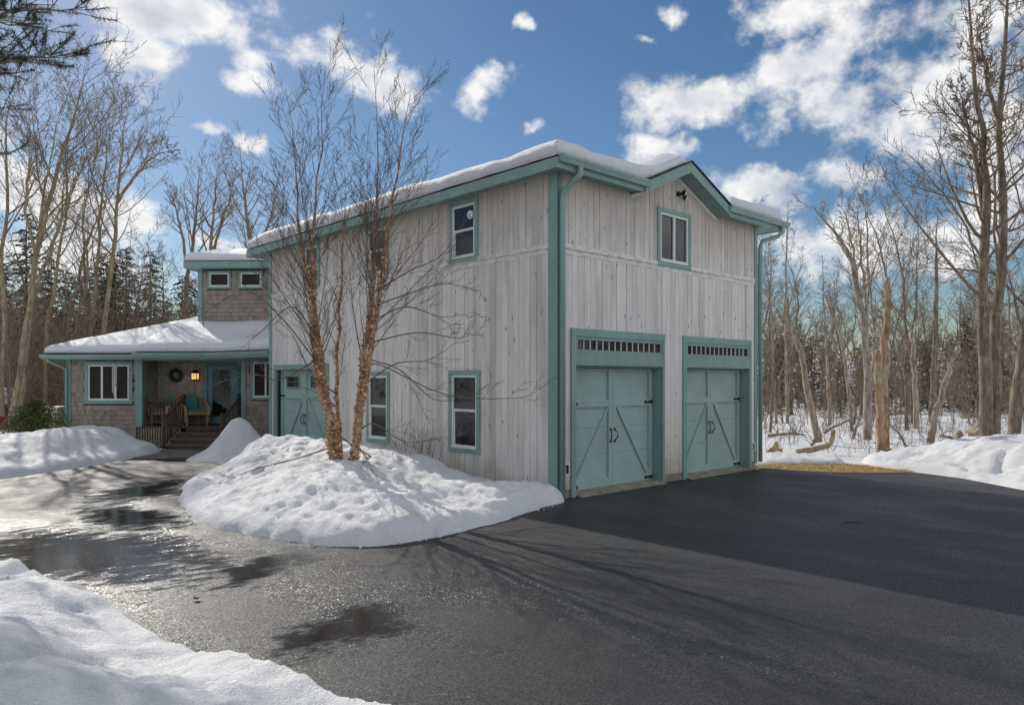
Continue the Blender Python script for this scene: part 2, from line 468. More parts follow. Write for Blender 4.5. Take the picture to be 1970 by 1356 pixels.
class MB:
    def __init__(self, frame=None):
        self.v, self.f, self.fr = [], [], frame or FG

    def pts(self, pl, faces):
        k = len(self.v)
        self.v += [tuple(p) for p in pl]
        self.f += [tuple(i + k for i in f) for f in faces]
        return self

    def box(self, u0, u1, v0, v1, z0, z1):
        fr = self.fr
        q = [fr(u, v, z) for z in (z0, z1) for (u, v) in ((u0, v0), (u1, v0), (u1, v1), (u0, v1))]
        return self.pts(q, [(3, 2, 1, 0), (4, 5, 6, 7), (0, 1, 5, 4), (1, 2, 6, 5), (2, 3, 7, 6), (3, 0, 4, 7)])

    def prism_uz(self, poly, v0, v1):
        """polygon in (u,z), counter-clockwise seen from outside (-v), pushed from v0 back to v1"""
        fr, n = self.fr, len(poly)
        q = [fr(u, v0, z) for u, z in poly] + [fr(u, v1, z) for u, z in poly]
        return self.pts(q, [tuple(range(n)), tuple(range(2 * n - 1, n - 1, -1))] + [(i, i + n, (i + 1) % n + n, (i + 1) % n) for i in range(n)])

    def tube(self, path, radii, sides=6, cap=True, twist=0.0):
        n = len(path)
        if isinstance(radii, (int, float)):
            radii = [radii] * n
        k = len(self.v)
        vs, fs = self.v, self.f
        ref = None
        for i in range(n):
            a = path[max(i - 1, 0)]
            b = path[min(i + 1, n - 1)]
            dx, dy, dz = b[0] - a[0], b[1] - a[1], b[2] - a[2]
            L = math.sqrt(dx * dx + dy * dy + dz * dz) or 1e-6
            dx, dy, dz = dx / L, dy / L, dz / L
            if ref is None:
                ref = (1.0, 0.13, 0.0) if abs(dz) > 0.6 else (0.0, 0.1, 1.0)
            px, py, pz = ref[1] * dz - ref[2] * dy, ref[2] * dx - ref[0] * dz, ref[0] * dy - ref[1] * dx
            L = math.sqrt(px * px + py * py + pz * pz) or 1e-6
            px, py, pz = px / L, py / L, pz / L
            qx, qy, qz = dy * pz - dz * py, dz * px - dx * pz, dx * py - dy * px
            r, o = radii[i], path[i]
            for s in range(sides):
                t = 2 * math.pi * s / sides + twist
                c_, s_ = math.cos(t) * r, math.sin(t) * r
                vs.append((o[0] + px * c_ + qx * s_, o[1] + py * c_ + qy * s_, o[2] + pz * c_ + qz * s_))
        for i in range(n - 1):
            for s in range(sides):
                a, b = k + i * sides + s, k + i * sides + (s + 1) % sides
                fs.append((a, b, b + sides, a + sides))
        if cap and sides > 3:
            fs.append(tuple(k + s for s in range(sides - 1, -1, -1)))
            fs.append(tuple(k + (n - 1) * sides + s for s in range(sides)))
        return self

    def build(self, name, mat, parent=None, smooth=False, kind=None, label=None, bevel=0.0):
        off = OFF.get(parent, Vector((0, 0, 0)))
        me = bpy.data.meshes.new(name)
        vs = self.v if off.length == 0 else [(a - off.x, b - off.y, c - off.z) for a, b, c in self.v]
        me.from_pydata(vs, [], self.f)
        me.materials.append(MT[mat] if isinstance(mat, str) else mat)
        if smooth:
            me.polygons.foreach_set('use_smooth', [True] * len(me.polygons))
        me.update()
        o = bpy.data.objects.new(name, me)
        COL.objects.link(o)
        if parent is not None:
            o.parent = parent
            OFF[o] = off
        if kind:
            o['kind'] = kind
        if label:
            o['label'] = label
        if bevel:
            md = o.modifiers.new('edge', 'BEVEL')
            md.width = bevel
            md.segments = 2
            md.limit_method = 'ANGLE'
        return o


def tag(o, label, cat, group=None):
    o['label'] = label
    o['category'] = cat
    if group:
        o['group'] = group
    return o


def thing(name, label, cat, loc, group=None):
    o = bpy.data.objects.new(name, None)
    COL.objects.link(o)
    o.location = loc
    o.empty_display_size = 0.2
    OFF[o] = Vector(loc)
    return tag(o, label, cat, group)


_unit = None


def unit_mesh(mat):
    key = 'piece_' + mat
    me = bpy.data.meshes.get(key)
    if me is None:
        s = MB().box(-0.5, 0.5, -0.5, 0.5, -0.5, 0.5)
        me = bpy.data.meshes.new(key)
        me.from_pydata(s.v, [], s.f)
        me.materials.append(MT[mat])
    return me


def piece(name, mat, parent, fr, u0, u1, v0, v1, z0, z1):
    o = bpy.data.objects.new(name, unit_mesh(mat))
    COL.objects.link(o)
    off = OFF.get(parent, Vector((0, 0, 0)))
    o.parent = parent
    o.location = Vector(fr((u0 + u1) / 2, (v0 + v1) / 2, (z0 + z1) / 2)) - off
    o.rotation_euler = (0, 0, fr.a)
    o.scale = (u1 - u0, v1 - v0, z1 - z0)
    return o


def copy_tree(o, loc, rz=0.0, s=1.0, label=None, lean=None):
    c = o.copy()
    COL.objects.link(c)
    c.location = loc
    c.rotation_euler = (lean[0] if lean else 0, lean[1] if lean else 0, rz)
    c.scale = (s, s, s)
    if label:
        c['label'] = label
    for ch in o.children:
        d = ch.copy()
        COL.objects.link(d)
        d.parent = c
    return c


# ------------------------------------------------------------------ numpy noise and height fields
def _h(ix, iy, s):
    n = (ix.astype(np.int64) * 374761393 + iy.astype(np.int64) * 668265263 + s * 974634533) & 0x7fffffff
    n = ((n ^ (n >> 13)) * 1274126177) & 0x7fffffff
    return ((n ^ (n >> 16)) & 0xffff) / 65535.0


def vnoise(x, y, s=0):
    ix, iy = np.floor(x), np.floor(y)
    fx, fy = x - ix, y - iy
    fx, fy = fx * fx * fx * (fx * (fx * 6 - 15) + 10), fy * fy * fy * (fy * (fy * 6 - 15) + 10)
    a, b, c, d = _h(ix, iy, s), _h(ix + 1, iy, s), _h(ix, iy + 1, s), _h(ix + 1, iy + 1, s)
    return (a * (1 - fx) + b * fx) * (1 - fy) + (c * (1 - fx) + d * fx) * fy - 0.5


def fbm(x, y, f, octs=4, s=0, gain=0.5):
    t, amp = 0.0, 1.0
    for i in range(octs):
        t = t + amp * vnoise(x * f + 17.3 * i, y * f - 9.1 * i, s + i)
        f *= 2.03
        amp *= gain
    return t


def sdf(x, y, poly):
    """signed distance to a polygon, positive inside"""
    d = np.full(x.shape, 1e9)
    ins = np.zeros(x.shape, bool)
    n = len(poly)
    for i in range(n):
        ax, ay = poly[i]
        bx, by = poly[(i + 1) % n]
        ex, ey = bx - ax, by - ay
        t = np.clip(((x - ax) * ex + (y - ay) * ey) / (ex * ex + ey * ey), 0, 1)
        d = np.minimum(d, np.hypot(x - ax - ex * t, y - ay - ey * t))
        cr = ((ay <= y) & (by > y)) | ((by <= y) & (ay > y))
        with np.errstate(divide='ignore', invalid='ignore'):
            xi = ax + (y - ay) * (ex / ey if ey else 0)
        ins ^= cr & (x < xi)
    return np.where(ins, d, -d)


def smooth_poly(poly, it=2):
    for _ in range(it):
        q = []
        for i in range(len(poly)):
            a, b = poly[i], poly[(i + 1) % len(poly)]
            q += [(a[0] * .75 + b[0] * .25, a[1] * .75 + b[1] * .25), (a[0] * .25 + b[0] * .75, a[1] * .25 + b[1] * .75)]
        poly = q
    return poly


def grid_mesh(name, mat, X, Y, Z, keep=None, kind=None):
    ny, nx = X.shape
    idx = np.arange(nx * ny).reshape(ny, nx)
    q = np.stack([idx[:-1, :-1], idx[:-1, 1:], idx[1:, 1:], idx[1:, :-1]], -1).reshape(-1, 4)
    if keep is not None:
        q = q[keep.ravel()[q].any(1)]
    used = np.unique(q)
    remap = np.zeros(nx * ny, int)
    remap[used] = np.arange(len(used))
    vs = np.stack([X.ravel(), Y.ravel(), Z.ravel()], -1)[used]
    me = bpy.data.meshes.new(name)
    me.vertices.add(len(vs))
    me.vertices.foreach_set('co', vs.astype(np.float32).ravel())
    q = remap[q]
    me.loops.add(q.size)
    me.loops.foreach_set('vertex_index', q.astype(np.int32).ravel())
    me.polygons.add(len(q))
    me.polygons.foreach_set('loop_start', np.arange(0, q.size, 4, dtype=np.int32))
    me.polygons.foreach_set('use_smooth', np.ones(len(q), bool))
    me.materials.append(MT[mat])
    me.update(calc_edges=True)
    o = bpy.data.objects.new(name, me)
    COL.objects.link(o)
    if kind:
        o['kind'] = kind
    return o


def sst(a, b, x):
    t = np.clip((x - a) / (b - a), 0, 1)
    return t * t * (3 - 2 * t)

# ------------------------------------------------------------------ ground, drive, snow banks
ASPH = [(-40, -6), (-26, 2), (-14, 5.0), (-9, 7.2), (-6, 8.88), (-4.46, 9.92), (-3.2, 11.0), (-1.77, 12.44), (0.2, 12.9), (1.2, 11.6), (0.4, 10.2), (0.4, 0.4), (6.0, 0.4),
        (6.1, -0.2), (6.6, -1.5), (7.2, -2.2), (7.9, -2.65), (7.55, -3.6), (6.55, -4.85), (4.5, -7.6), (2, -11.5), (-2, -20), (-16, -26), (-40, -20)]


def ground():
    t = np.linspace(-1, 1, 361)
    ax = np.sinh(t * 5.2) / np.sinh(5.2) * 600
    X, Y = np.meshgrid(ax + 4, ax + 6)
    d = -sdf(X, Y, ASPH)
    k = sst(0.6, 9.0, d)
    Z = -0.03 + k * (0.16 * fbm(X, Y, 0.30, 3, 5) + 0.07 * fbm(X, Y, 1.3, 3, 9)) - 0.10 * sst(3, 14, d)
    Z = Z + 8.0 * sst(60, 240, np.hypot(X, Y))
    # the yard under the buildings stays level
    b = np.maximum(sdf(X, Y, [(-0.5, -0.5), (7, -0.5), (7, 12), (-0.5, 12)]), sdf(X, Y, [(-5.5, 16.2), (2, 8), (12, 18), (3, 26)]))
    Z = np.where(b > -1.0, np.minimum(Z, -0.05), Z)
    return grid_mesh('snow_ground', 'snow', X, Y, Z, kind='structure')


ground()


def flat_sheet(name, mat, poly, z, kind='structure'):
    me = bpy.data.meshes.new(name)
    me.from_pydata([(x, y, z) for x, y in poly], [], [tuple(range(len(poly)))])
    me.materials.append(MT[mat])
    o = bpy.data.objects.new(name, me)
    COL.objects.link(o)
    o['kind'] = kind
    return o


flat_sheet('driveway', 'asphalt', ASPH[::-1] if False else ASPH, 0.0)


def bank(name, poly, hfun, res, mat='snow_dirty', edge=0.20, rough=1.0, it=2, seed=0, lump=1.0):
    poly = smooth_poly(poly, it)
    xs = [p[0] for p in poly]
    ys = [p[1] for p in poly]
    X, Y = np.meshgrid(np.arange(min(xs) - 0.3, max(xs) + 0.3, res), np.arange(min(ys) - 0.3, max(ys) + 0.3, res))
    d = sdf(X, Y, poly)
    d = d + 0.16 * fbm(X, Y, 1.1, 3, 31 + seed) + 0.022 * fbm(X, Y, 4.0, 3, 41 + seed)
    e = edge * np.clip(d / 0.20, 0, 1) ** 0.6 * (0.75 + 0.8 * (0.5 + fbm(X, Y, 0.9, 2, 77 + seed)))
    body = hfun(X, Y, d) * sst(0.0, 1.1, d)
    n = 0.055 * lump * fbm(X, Y, 1.6, 4, 3 + seed) + 0.035 * fbm(X, Y, 6.5, 3, 13 + seed) * rough
    # pock marks and old foot prints
    pk = np.maximum(0, vnoise(X * 4.2, Y * 4.2, 55 + seed) - 0.22) * 0.32 * sst(-0.15, 0.2, vnoise(X * .7, Y * .7, 66 + seed)) * rough
    Z = np.where(d > 0, e + body + (n * 1.35 - pk) * sst(0, 0.35, d), np.maximum(-0.10, d * 1.6))
    return grid_mesh(name, mat, X, Y, Z, keep=d > -0.09, kind='structure')


def gauss(X, Y, x, y, rx, ry, a=0.0):
    c, s = math.cos(a), math.sin(a)
    u, v = (X - x) * c + (Y - y) * s, -(X - x) * s + (Y - y) * c
    return np.exp(-(u / rx) ** 2 - (v / ry) ** 2)


def h_mound(X, Y, d):
    h = 0.78 * gauss(X, Y, -2.15, 4.75, 1.5, 1.35) + 0.40 * gauss(X, Y, -2.45, 2.35, 1.35, 1.5) + 0.18 * gauss(X, Y, -1.6, 2.6, 1.1, 1.6)
    h = h * 0.72
    h += 0.17 * gauss(X, Y, -0.7, 3.6, 0.9, 2.0) + 0.12 * gauss(X, Y, -3.3, 1.2, 1.0, 1.3) + 0.10 * gauss(X, Y, -1.7, 0.3, 1.2, 0.6)
    return h


MOUND = [(-4.15, 4.5), (-4.55, 3.4), (-4.75, 2.3), (-4.72, 0.85), (-4.5, 0.0), (-4.05, -0.78), (-3.15, -0.95), (-1.75, -0.66), (-0.9, -0.46), (-0.25, -0.3), (0.02, -0.1),
         (0.16, 0.3), (0.16, 7.2), (-1.0, 7.5), (-2.6, 6.9), (-3.6, 5.8)]
bank('snow_mound', MOUND, h_mound, 0.036, seed=1, edge=0.2, rough=1.5)
bank('snow_pile', [(-2.35, 9.75), (-2.1, 9.15), (-1.3, 8.75), (-0.4, 8.8), (0.1, 9.4), (-0.1, 10.4), (-0.9, 10.9), (-1.8, 10.5)],
     lambda X, Y, d: 0.86 * gauss(X, Y, -1.05, 9.65, 0.85, 0.75), 0.045, seed=4, edge=0.1, rough=0.6)
bank('snow_bank_house', [(-16, 4.3), (-9, 7.2), (-6, 8.95), (-4.46, 10.0), (-3.15, 11.05), (-1.9, 12.4), (-1.95, 12.9), (-2.4, 13.5), (-1.95, 14.6), (-2.7, 15.4), (-4.5, 17.0), (-9, 19), (-18, 12)],
     lambda X, Y, d: 0.30 * sst(0.2, 1.6, d) + 0.26 * gauss(X, Y, -3.1, 12.7, 1.0, 1.6, 0.8) + 0.24 * gauss(X, Y, -7.6, 10.2, 1.3, 1.5) + 0.14 * gauss(X, Y, -5.0, 12.0, 1.6, 1.0), 0.07, seed=7, edge=0.17)
bank('snow_bank_front', [(-7.7, 0.8), (-7.27, -0.65), (-6.98, -1.45), (-6.8, -2.5), (-6.64, -3.9), (-6.36, -4.7), (-6.05, -5.3), (-5.3, -7.2), (-5.8, -11), (-12, -13), (-16, -6), (-13, 0.0), (-9.2, 1.3)],
     lambda X, Y, d: 0.14 * sst(0, 1.6, d) + 0.08 * gauss(X, Y, -8.6, -0.9, 1.0, 1.3), 0.035, seed=11, edge=0.34, rough=1.0, lump=0.18)
bank('snow_bank_right', [(7.95, -2.6), (7.6, -3.6), (6.6, -4.8), (4.6, -7.5), (2.2, -11.3), (9, -14), (17, -8), (15, -2), (10.6, -0.7), (8.5, -1.2)],
     lambda X, Y, d: 0.34 * sst(0.1, 2.0, d) * sst(-1.2, -3.6, Y) + 0.12 * sst(0.2, 1.2, d) + 0.16 * gauss(X, Y, 8.6, -6.0, 1.6, 1.8), 0.07, seed=15, edge=0.13, rough=1.6)
bank('snow_edge_woods', [(6.35, 0.35), (6.9, 0.0), (7.6, -0.3), (8.35, -0.95), (9.4, -0.5), (9.3, 0.6), (7.4, 1.6), (6.4, 1.5)],
     lambda X, Y, d: 0.07 * sst(0, 0.7, d), 0.06, seed=19, edge=0.08, rough=1.3)

# strip of flattened dormant grass by the drive
GRASS = [(6.12, -0.15), (6.62, -1.45), (7.22, -2.15), (7.92, -2.62), (8.5, -2.2), (8.4, -0.9), (7.4, 0.0), (6.6, 0.2)]
flat_sheet('grass_verge', 'straw', GRASS, 0.004)
rng = random.Random(5)
gb = MB()
gx = np.array([(rng.uniform(6, 8.6), rng.uniform(-2.8, 0.3)) for _ in range(9000)])
gd = sdf(gx[:, 0], gx[:, 1], GRASS)
for (x, y), dd in zip(gx, gd):
    if dd > 0.0:
        a, l, hgt = rng.uniform(0, 6.28), rng.uniform(.04, .12), rng.uniform(.008, .05)
        cx_, sx_ = math.cos(a), math.sin(a)
        w = 0.004
        gb.pts([(x - sx_ * w, y + cx_ * w, .004), (x + sx_ * w, y - cx_ * w, .004), (x + cx_ * l, y + sx_ * l, hgt)], [(0, 1, 2)])
o = gb.build('dormant_grass', 'straw', kind='stuff')
tag(o, 'flattened tan dormant grass between drive and snow', 'grass')

# paved walk up to the porch steps
rng = random.Random(8)
wk = flat_sheet('walkway', 'paver', [FH(u, v) [:2] for u, v in ((2.9, -1.25), (5.3, -1.25), (5.0, -3.3), (2.4, -3.6))][::-1], 0.004)
for i in range(9):
    for j in range(7):
        u0 = 2.75 + i * 0.27 + (0.13 if j % 2 else 0)
        v0 = -3.3 + j * 0.285
        piece('paver', 'paver', wk, FH, u0, u0 + 0.255, v0, v0 + 0.27, 0.0, 0.022 + rng.uniform(0, .006))

# ------------------------------------------------------------------ garage
EX0, EX1, EY0, EY1 = -0.30, 6.85, -0.30, 10.97
EZ = 5.31
GC, GA, GS = 3.27, 5.93, 0.43        # gable: centre, apex of the roof surface, slope
PITCH = 0.17
gar = thing('garage', 'two-storey garage with weathered grey boards, teal trim and snowy roof', 'garage', (0, 0, 0))


def hip(x, y):
    return EZ + PITCH * np.minimum(np.minimum(x - EX0, EX1 - x), np.minimum(y - EY0, EY1 - y))


def groof(x, y):
    g = GA - GS * np.abs(x - GC)
    return np.where(np.abs(x - GC) < 1.45, np.maximum(hip(x, y), g), hip(x, y))


core = MB()
core.box(0.25, 6.22, 0.25, 10.2, 0.0, 5.25)
for u0, u1, z0, z1 in ((0.03, 0.43, 0.0, 2.13), (2.80, 3.575, 0.0, 2.13), (5.92, 6.22, 0.0, 2.13), (0.03, 6.22, 2.13, 5.22)):
    core.box(u0, u1, 0.03, 0.25, z0, z1)
core.prism_uz([(GC - 1.2, 5.22), (GC + 1.2, 5.22), (GC, 5.70)], 0.03, 0.25)
core.fr = FL
for a, b, z0, z1 in ((0.25, 7.30, 0.0, 2.13), (9.80, 10.2, 0.0, 2.13), (0.25, 10.2, 2.13, 5.22)):
    core.box(-b, -a, 0.03, 0.25, z0, z1)
core.fr = FG
gwall = core.build('wall', 'sheath', gar)
MB().box(6.222, 6.25, 0.03, 10.2, 0.14, 5.22).build('siding_panel', 'board', gar)
MB().box(0.03, 6.25, 10.203, 10.23, 0.14, 5.22).build('siding_panel', 'board', gar)


def boards(fr, start, end, zlo, ztop, openings, rng, skip=None):
    """vertical boards from start to end along u, cut round the openings (u0,u1,z0,z1)"""
    br = sorted({start, end} | {o[0] for o in openings} | {o[1] for o in openings})
    for a, b in zip(br[:-1], br[1:]):
        n = max(1, round((b - a) / 0.142))
        w = [rng.uniform(0.8, 1.2) for _ in range(n)]
        s = sum(w)
        u = a
        for k in w:
            wd = k / s * (b - a)
            mid = u + wd / 2
            zs = [(zlo, ztop(mid) if callable(ztop) else ztop)]
            for o0, o1, oz0, oz1 in openings:
                if o0 < mid < o1:
                    nz = []
                    for q0, q1 in zs:
                        if oz0 > q0:
                            nz.append((q0, min(q1, oz0)))
                        if oz1 < q1:
                            nz.append((max(q0, oz1), q1))
                    zs = nz
            for q0, q1 in zs:
                if q1 - q0 > 0.03:
                    pr = rng.uniform(0, 0.007)
                    piece('board', 'board', gwall, fr, u + 0.0042, u + wd - 0.0042, -pr, 0.027, q0, q1)
            u += wd


rng = random.Random(21)
D1, D2 = (0.316, 2.861), (3.464, 6.005)
WF = (2.66, 3.73, 3.99, 5.06)
boards(FG, 0.115, 6.17, 0.14, 3.905, [(D1[0] + .05, D1[1] - .05, -1, 2.69), (D2[0] + .05, D2[1] - .05, -1, 2.69)], rng)
boards(FG, 0.115, 6.17, 4.07, lambda u: max(5.215, 5.70 - GS * abs(u - GC)), [(WF[0] + .05, WF[1] - .05, WF[2] - .2, WF[3] - .05)], rng)
WL = [(1.83, 2.715, 0.58, 2.063), (4.67, 5.535, 0.585, 2.063)]
WU = [(1.885, 2.70, 4.01, 5.135), (4.72, 5.55, 4.02, 5.12), (7.56, 8.36, 4.03, 5.12)]
SD = (7.16, 9.95, 0.0, 2.27)
ins = lambda q: (-q[1] + .05, -q[0] - .05, q[2] + .05, q[3] - .05)
boards(FL, -10.09, -0.15, 0.14, 3.905, [ins(q) for q in WL] + [(-SD[1] + .06, -SD[0] - .06, -1, SD[3] - .04)], rng)
boards(FL, -10.09, -0.15, 4.07, 5.215, [ins(q) for q in WU], rng)
# belt course
b = MB(FG)
b.box(0.11, WF[0] + .02, -0.03, 0.026, 3.99, 4.066)
b.box(WF[1] - .02, 6.17, -0.03, 0.026, 3.99, 4.066)
b.box(0.11, 6.17, -0.012, 0.024, 3.905, 3.988)
b.fr = FL
b.box(-10.09, -0.15, -0.03, 0.026, 3.99, 4.066)
b.box(-10.09, -0.15, -0.012, 0.024, 3.905, 3.988)
b.build('belt_course', 'belt', gar, bevel=0.003)
# corner boards
for q in ((FL, -0.16, 0.028, -0.028, 0.02, 0.1, 5.2), (FG, 0.0, 0.115, -0.028, 0.02, 0.1, 5.2), (FG, 6.16, 6.275, -0.028, 0.02, 0.1, 5.2), (FL, -10.22, -10.08, -0.026, 0.02, 0.0, 5.2)):
    MB(q[0]).box(*q[1:]).build('corner_board', 'teal', gar, bevel=0.003)
b = MB(FG)
for u0, u1 in ((0.04, 0.33), (2.85, 3.48), (5.99, 6.24)):
    b.box(u0, u1, 0.012, 0.2, -0.15, 0.137)
b.box(0.44, 2.79, 0.10, 0.3, -0.1, 0.045)
b.box(3.58, 5.91, 0.10, 0.3, -0.1, 0.045)
b.fr = FL
b.box(-7.2, -0.04, 0.012, 0.2, -0.15, 0.137)
b.build('foundation', 'concrete', gar)
b = MB(FG)
for u0, u1 in ((0.42, 2.81), (3.56, 5.93)):
    b.pts([(u0, -0.16, 0.006), (u1, -0.16, 0.006), (u1, 0.2, 0.06), (u0, 0.2, 0.06)], [(0, 1, 2, 3)])
b.build('door_sill', 'concrete', gar)


def casing(fr, u0, u1, z0, z1, w, v0, v1, wb=None):
    wb = w if wb is None else wb
    m = MB(fr)
    m.box(u0, u1, v0, v1, z1 - w, z1)
    if wb:
        m.box(u0, u1, v0, v1, z0, z0 + wb)
    m.box(u0, u0 + w, v0 + .0015, v1, z0 + wb, z1 - w)
    m.box(u1 - w, u1, v0 + .0015, v1, z0 + wb, z1 - w)
    return m


def window(parent, fr, u0, u1, z0, z1, style='hung', cw=0.085, v=0.0, label=None):
    """outer size of the casing; style hung, slider, fixed or triple"""
    a, b_, c, d = u0 + cw, u1 - cw, z0 + cw, z1 - cw
    fw = 0.042
    f = casing(fr, a, b_, c, d, fw, v - 0.022, v + 0.02, fw + 0.012)
    if style == 'hung':
        zm = (c + d) / 2 + 0.02
        f.box(a + fw, b_ - fw, v - 0.004, v + 0.02, zm - 0.02, zm + 0.025)
        f.box(a + fw, a + fw + .025, v - 0.002, v + .019, c + fw, zm - .02)
        f.box(b_ - fw - .025, b_ - fw, v - 0.002, v + .019, c + fw, zm - .02)
    elif style in ('slider', 'triple'):
        n = 2 if style == 'slider' else 3
        for i in range(1, n):
            q = a + (b_ - a) * i / n
            f.box(q - 0.028, q + 0.028, v - 0.016, v + 0.02, c + fw, d - fw)
    w = f.build('window', 'white', parent, label=label, bevel=0.002)
    casing(fr, u0, u1, z0, z1, cw, v - 0.036, v + 0.028).build('casing', 'teal', w, bevel=0.002)
    if style == 'hung':
        piece('pane', 'glass', w, fr, a + fw - .005, b_ - fw + .005, v + 0.012, v + 0.026, zm + 0.02, d - fw + .005)
        piece('pane', 'glass', w, fr, a + fw + .02, b_ - fw - .02, v + 0.013, v + 0.027, c + fw, zm - 0.015)
        MB(fr).box(a + .004, b_ - .004, v - 0.048, v - .022, c - 0.002, c + 0.03).build('sill', 'white', w)
    else:
        n = {'slider': 2, 'triple': 3}.get(style, 1)
        for i in range(n):
            q0, q1 = a + (b_ - a) * i / n, a + (b_ - a) * (i + 1) / n
            piece('pane', 'glass', w, fr, q0 + .022, q1 - .022, v + 0.012, v + 0.026, c + fw - .003, d - fw + .003)
    return w


window(gar, FG, *WF, style='slider')
for q in WL:
    window(gar, FL, -q[1], -q[0], q[2], q[3])
for i, q in enumerate(WU):
    w = window(gar, FL, -q[1], -q[0], q[2], q[3])
    if i == 0:
        cpt = Vector(FL(-2.06, -0.05, 4.83))
        m = MB().tube([cpt + Vector((0.012, 0, 0)), cpt + Vector((-0.012, 0, 0))], 0.075, 16)
        m.build('dial_thermometer', 'white', w)


def ball(m, c, r, n=8):
    c = Vector(c)
    path, rad = [], []
    for i in range(n + 1):
        t = math.pi * i / n
        path.append(c + Vector((0, 0, -math.cos(t) * r)))
        rad.append(max(0.001, math.sin(t) * r))
    return m.tube(path, rad, n + 2)


def carriage_door(parent, fr, u0, u1, z1, v, lites=False):
    """pair of plank leaves with cross rail, braces, strap hinges and ring pulls"""
    zb = 0.05
    uc = (u0 + u1) / 2
    m = MB(fr)
    m.box(u0, u1, v + 0.04, v + 0.09, zb, z1)
    dr = m.build('garage_door', 'teal_d', parent)
    zm0, zm1 = 1.43, 1.55
    for u in (u0, uc + 0.003, uc - 0.103, u1 - 0.10):
        MB(fr).box(u, u + 0.10, v, v + 0.041, zb + .01, z1 - 0.002).build('stile', 'teal_d', dr, bevel=0.003)
    for a, c in ((u0 + .10, uc - .103), (uc + .103, u1 - .10)):
        for z0, z9 in ((zb + .01, 0.19), (zm0, zm1), (z1 - .05, z1 - .003)):
            MB(fr).box(a, c, v + .002, v + 0.041, z0, z9).build('rail', 'teal_d', dr)
        for z0 in (0.62, 1.08):
            MB(fr).box(a, c, v + .0385, v + 0.041, z0, z0 + .004).build('section_joint', 'iron', dr)
    w = 0.11
    for s in (-1, 1):
        lo, hi = uc + s * ((u1 - u0) / 2 - 0.175), uc + s * 0.115
        poly = [(lo, 0.19), (lo + w, 0.19), (hi + w * (1 if s > 0 else .35), zm0), (hi, zm0)]
        MB(fr).prism_uz(poly, v + 0.006, v + 0.041).build('brace', 'teal_d', dr)
        # strap hinges
        for z in (0.11, 1.49):
            h = MB(fr)
            e = uc + s * ((u1 - u0) / 2)
            poly = [(e - s * .01, z - .035), (e - s * .01, z + .035), (e - s * .20, z + .012), (e - s * .20, z - .012)]
            h.prism_uz(poly if s < 0 else poly[::-1], v - 0.012, v + .001)
            ctr = Vector(fr(e - s * .215, v - 0.006, z))
            d2 = Vector((fr.v[0], fr.v[1], 0)) * 0.007
            h.tube([ctr - d2, ctr + d2], 0.032, 10)
            h.build('hinge', 'iron', dr)
        # wrought pulls
        hp = MB(fr)
        hu = uc + s * 0.055
        hp.tube([fr(hu, v - .004, 0.84), fr(hu + s * .02, v - .04, 0.87), fr(hu + s * .035, v - .05, 0.93), fr(hu + s * .02, v - .04, 0.99), fr(hu, v - .004, 1.02)], 0.010, 6)
        for z in (0.825, 1.035):
            ctr = Vector(fr(hu, v - 0.004, z))
            hp.tube([ctr - Vector((fr.v[0], fr.v[1], 0)) * .008, ctr + Vector((fr.v[0], fr.v[1], 0)) * .004], 0.026, 8)
        hp.build('handle', 'iron', dr)
    if lites:
        for s in (-1, 1):
            ui = uc + s * 0.62
            casing(fr, ui - .34, ui + .34, 1.68, 2.0, 0.03, v + .01, v + .041).build('light_frame', 'teal', dr)
            for k in range(4):
                for r_ in range(2):
                    piece('pane', 'glass', dr, fr, ui - .305 + k * .155, ui - .305 + k * .155 + .145, v + .034, v + .0395, 1.715 + r_ * .13, 1.715 + r_ * .13 + .12)
    return dr


# front doors: trim surround with a long transom light above each
for (u0, u1), (o0, o1) in zip((D1, D2), ((0.426, 2.80), (3.577, 5.92))):
    m = MB(FG)
    m.box(u0, o0, -0.04, 0.03, 0.0, 2.60)
    m.box(o1, u1, -0.04, 0.03, 0.0, 2.60)
    m.box(u0, u1, -0.043, 0.03, 2.60, 2.73)
    m.box(o0, o1, -0.038, 0.03, 2.13, 2.335)
    m.box(o0, o0 + .025, 0.0305, 0.25, 0.0, 2.128)
    m.box(o1 - .025, o1, 0.0305, 0.25, 0.0, 2.128)
    m.box(o0 + .025, o1 - .025, 0.0305, 0.25, 2.105, 2.128)
    m.build('door_surround', 'teal', gar, bevel=0.003)
    t = casing(FG, o0 + .002, o1 - .002, 2.337, 2.598, 0.052, -0.028, 0.03).build('transom_window', 'teal', gar, bevel=0.003)
    n = 14
    a, c = o0 + .055, o1 - .055
    for i in range(n):
        q0, q1 = a + (c - a) * i / n, a + (c - a) * (i + 1) / n
        piece('pane', 'glass', t, FG, q0 + .006, q1 - .006, 0.004, 0.02, 2.385, 2.55)
        if i:
            piece('muntin', 'white', t, FG, q0 - .0075, q0 + .0075, -0.012, 0.021, 2.386, 2.549)
    carriage_door(gar, FG, o0 + .027, o1 - .027, 2.10, 0.18)
# third carriage door in the side wall
m = MB(FL)
m.box(-SD[1], -SD[1] + .13, -0.03, 0.03, 0.0, 2.14)
m.box(-SD[0] - .13, -SD[0], -0.03, 0.03, 0.0, 2.14)
m.box(-SD[1], -SD[0], -0.033, 0.03, 2.14, 2.27)
m.build('door_surround', 'teal', gar)
carriage_door(gar, FL, -SD[1] + .14, -SD[0] - .14, 2.13, 0.10, lites=True)

# wall vents by the corners
for u in (0.165, 6.06):
    vt = casing(FG, u, u + 0.115, 0.375, 0.56, 0.02, -0.035, 0.0).build('wall_vent', 'white', gar)
    MB(FG).box(u + .02, u + .095, -0.018, 0.0, 0.395, 0.54).build('grille', 'sheath', vt)

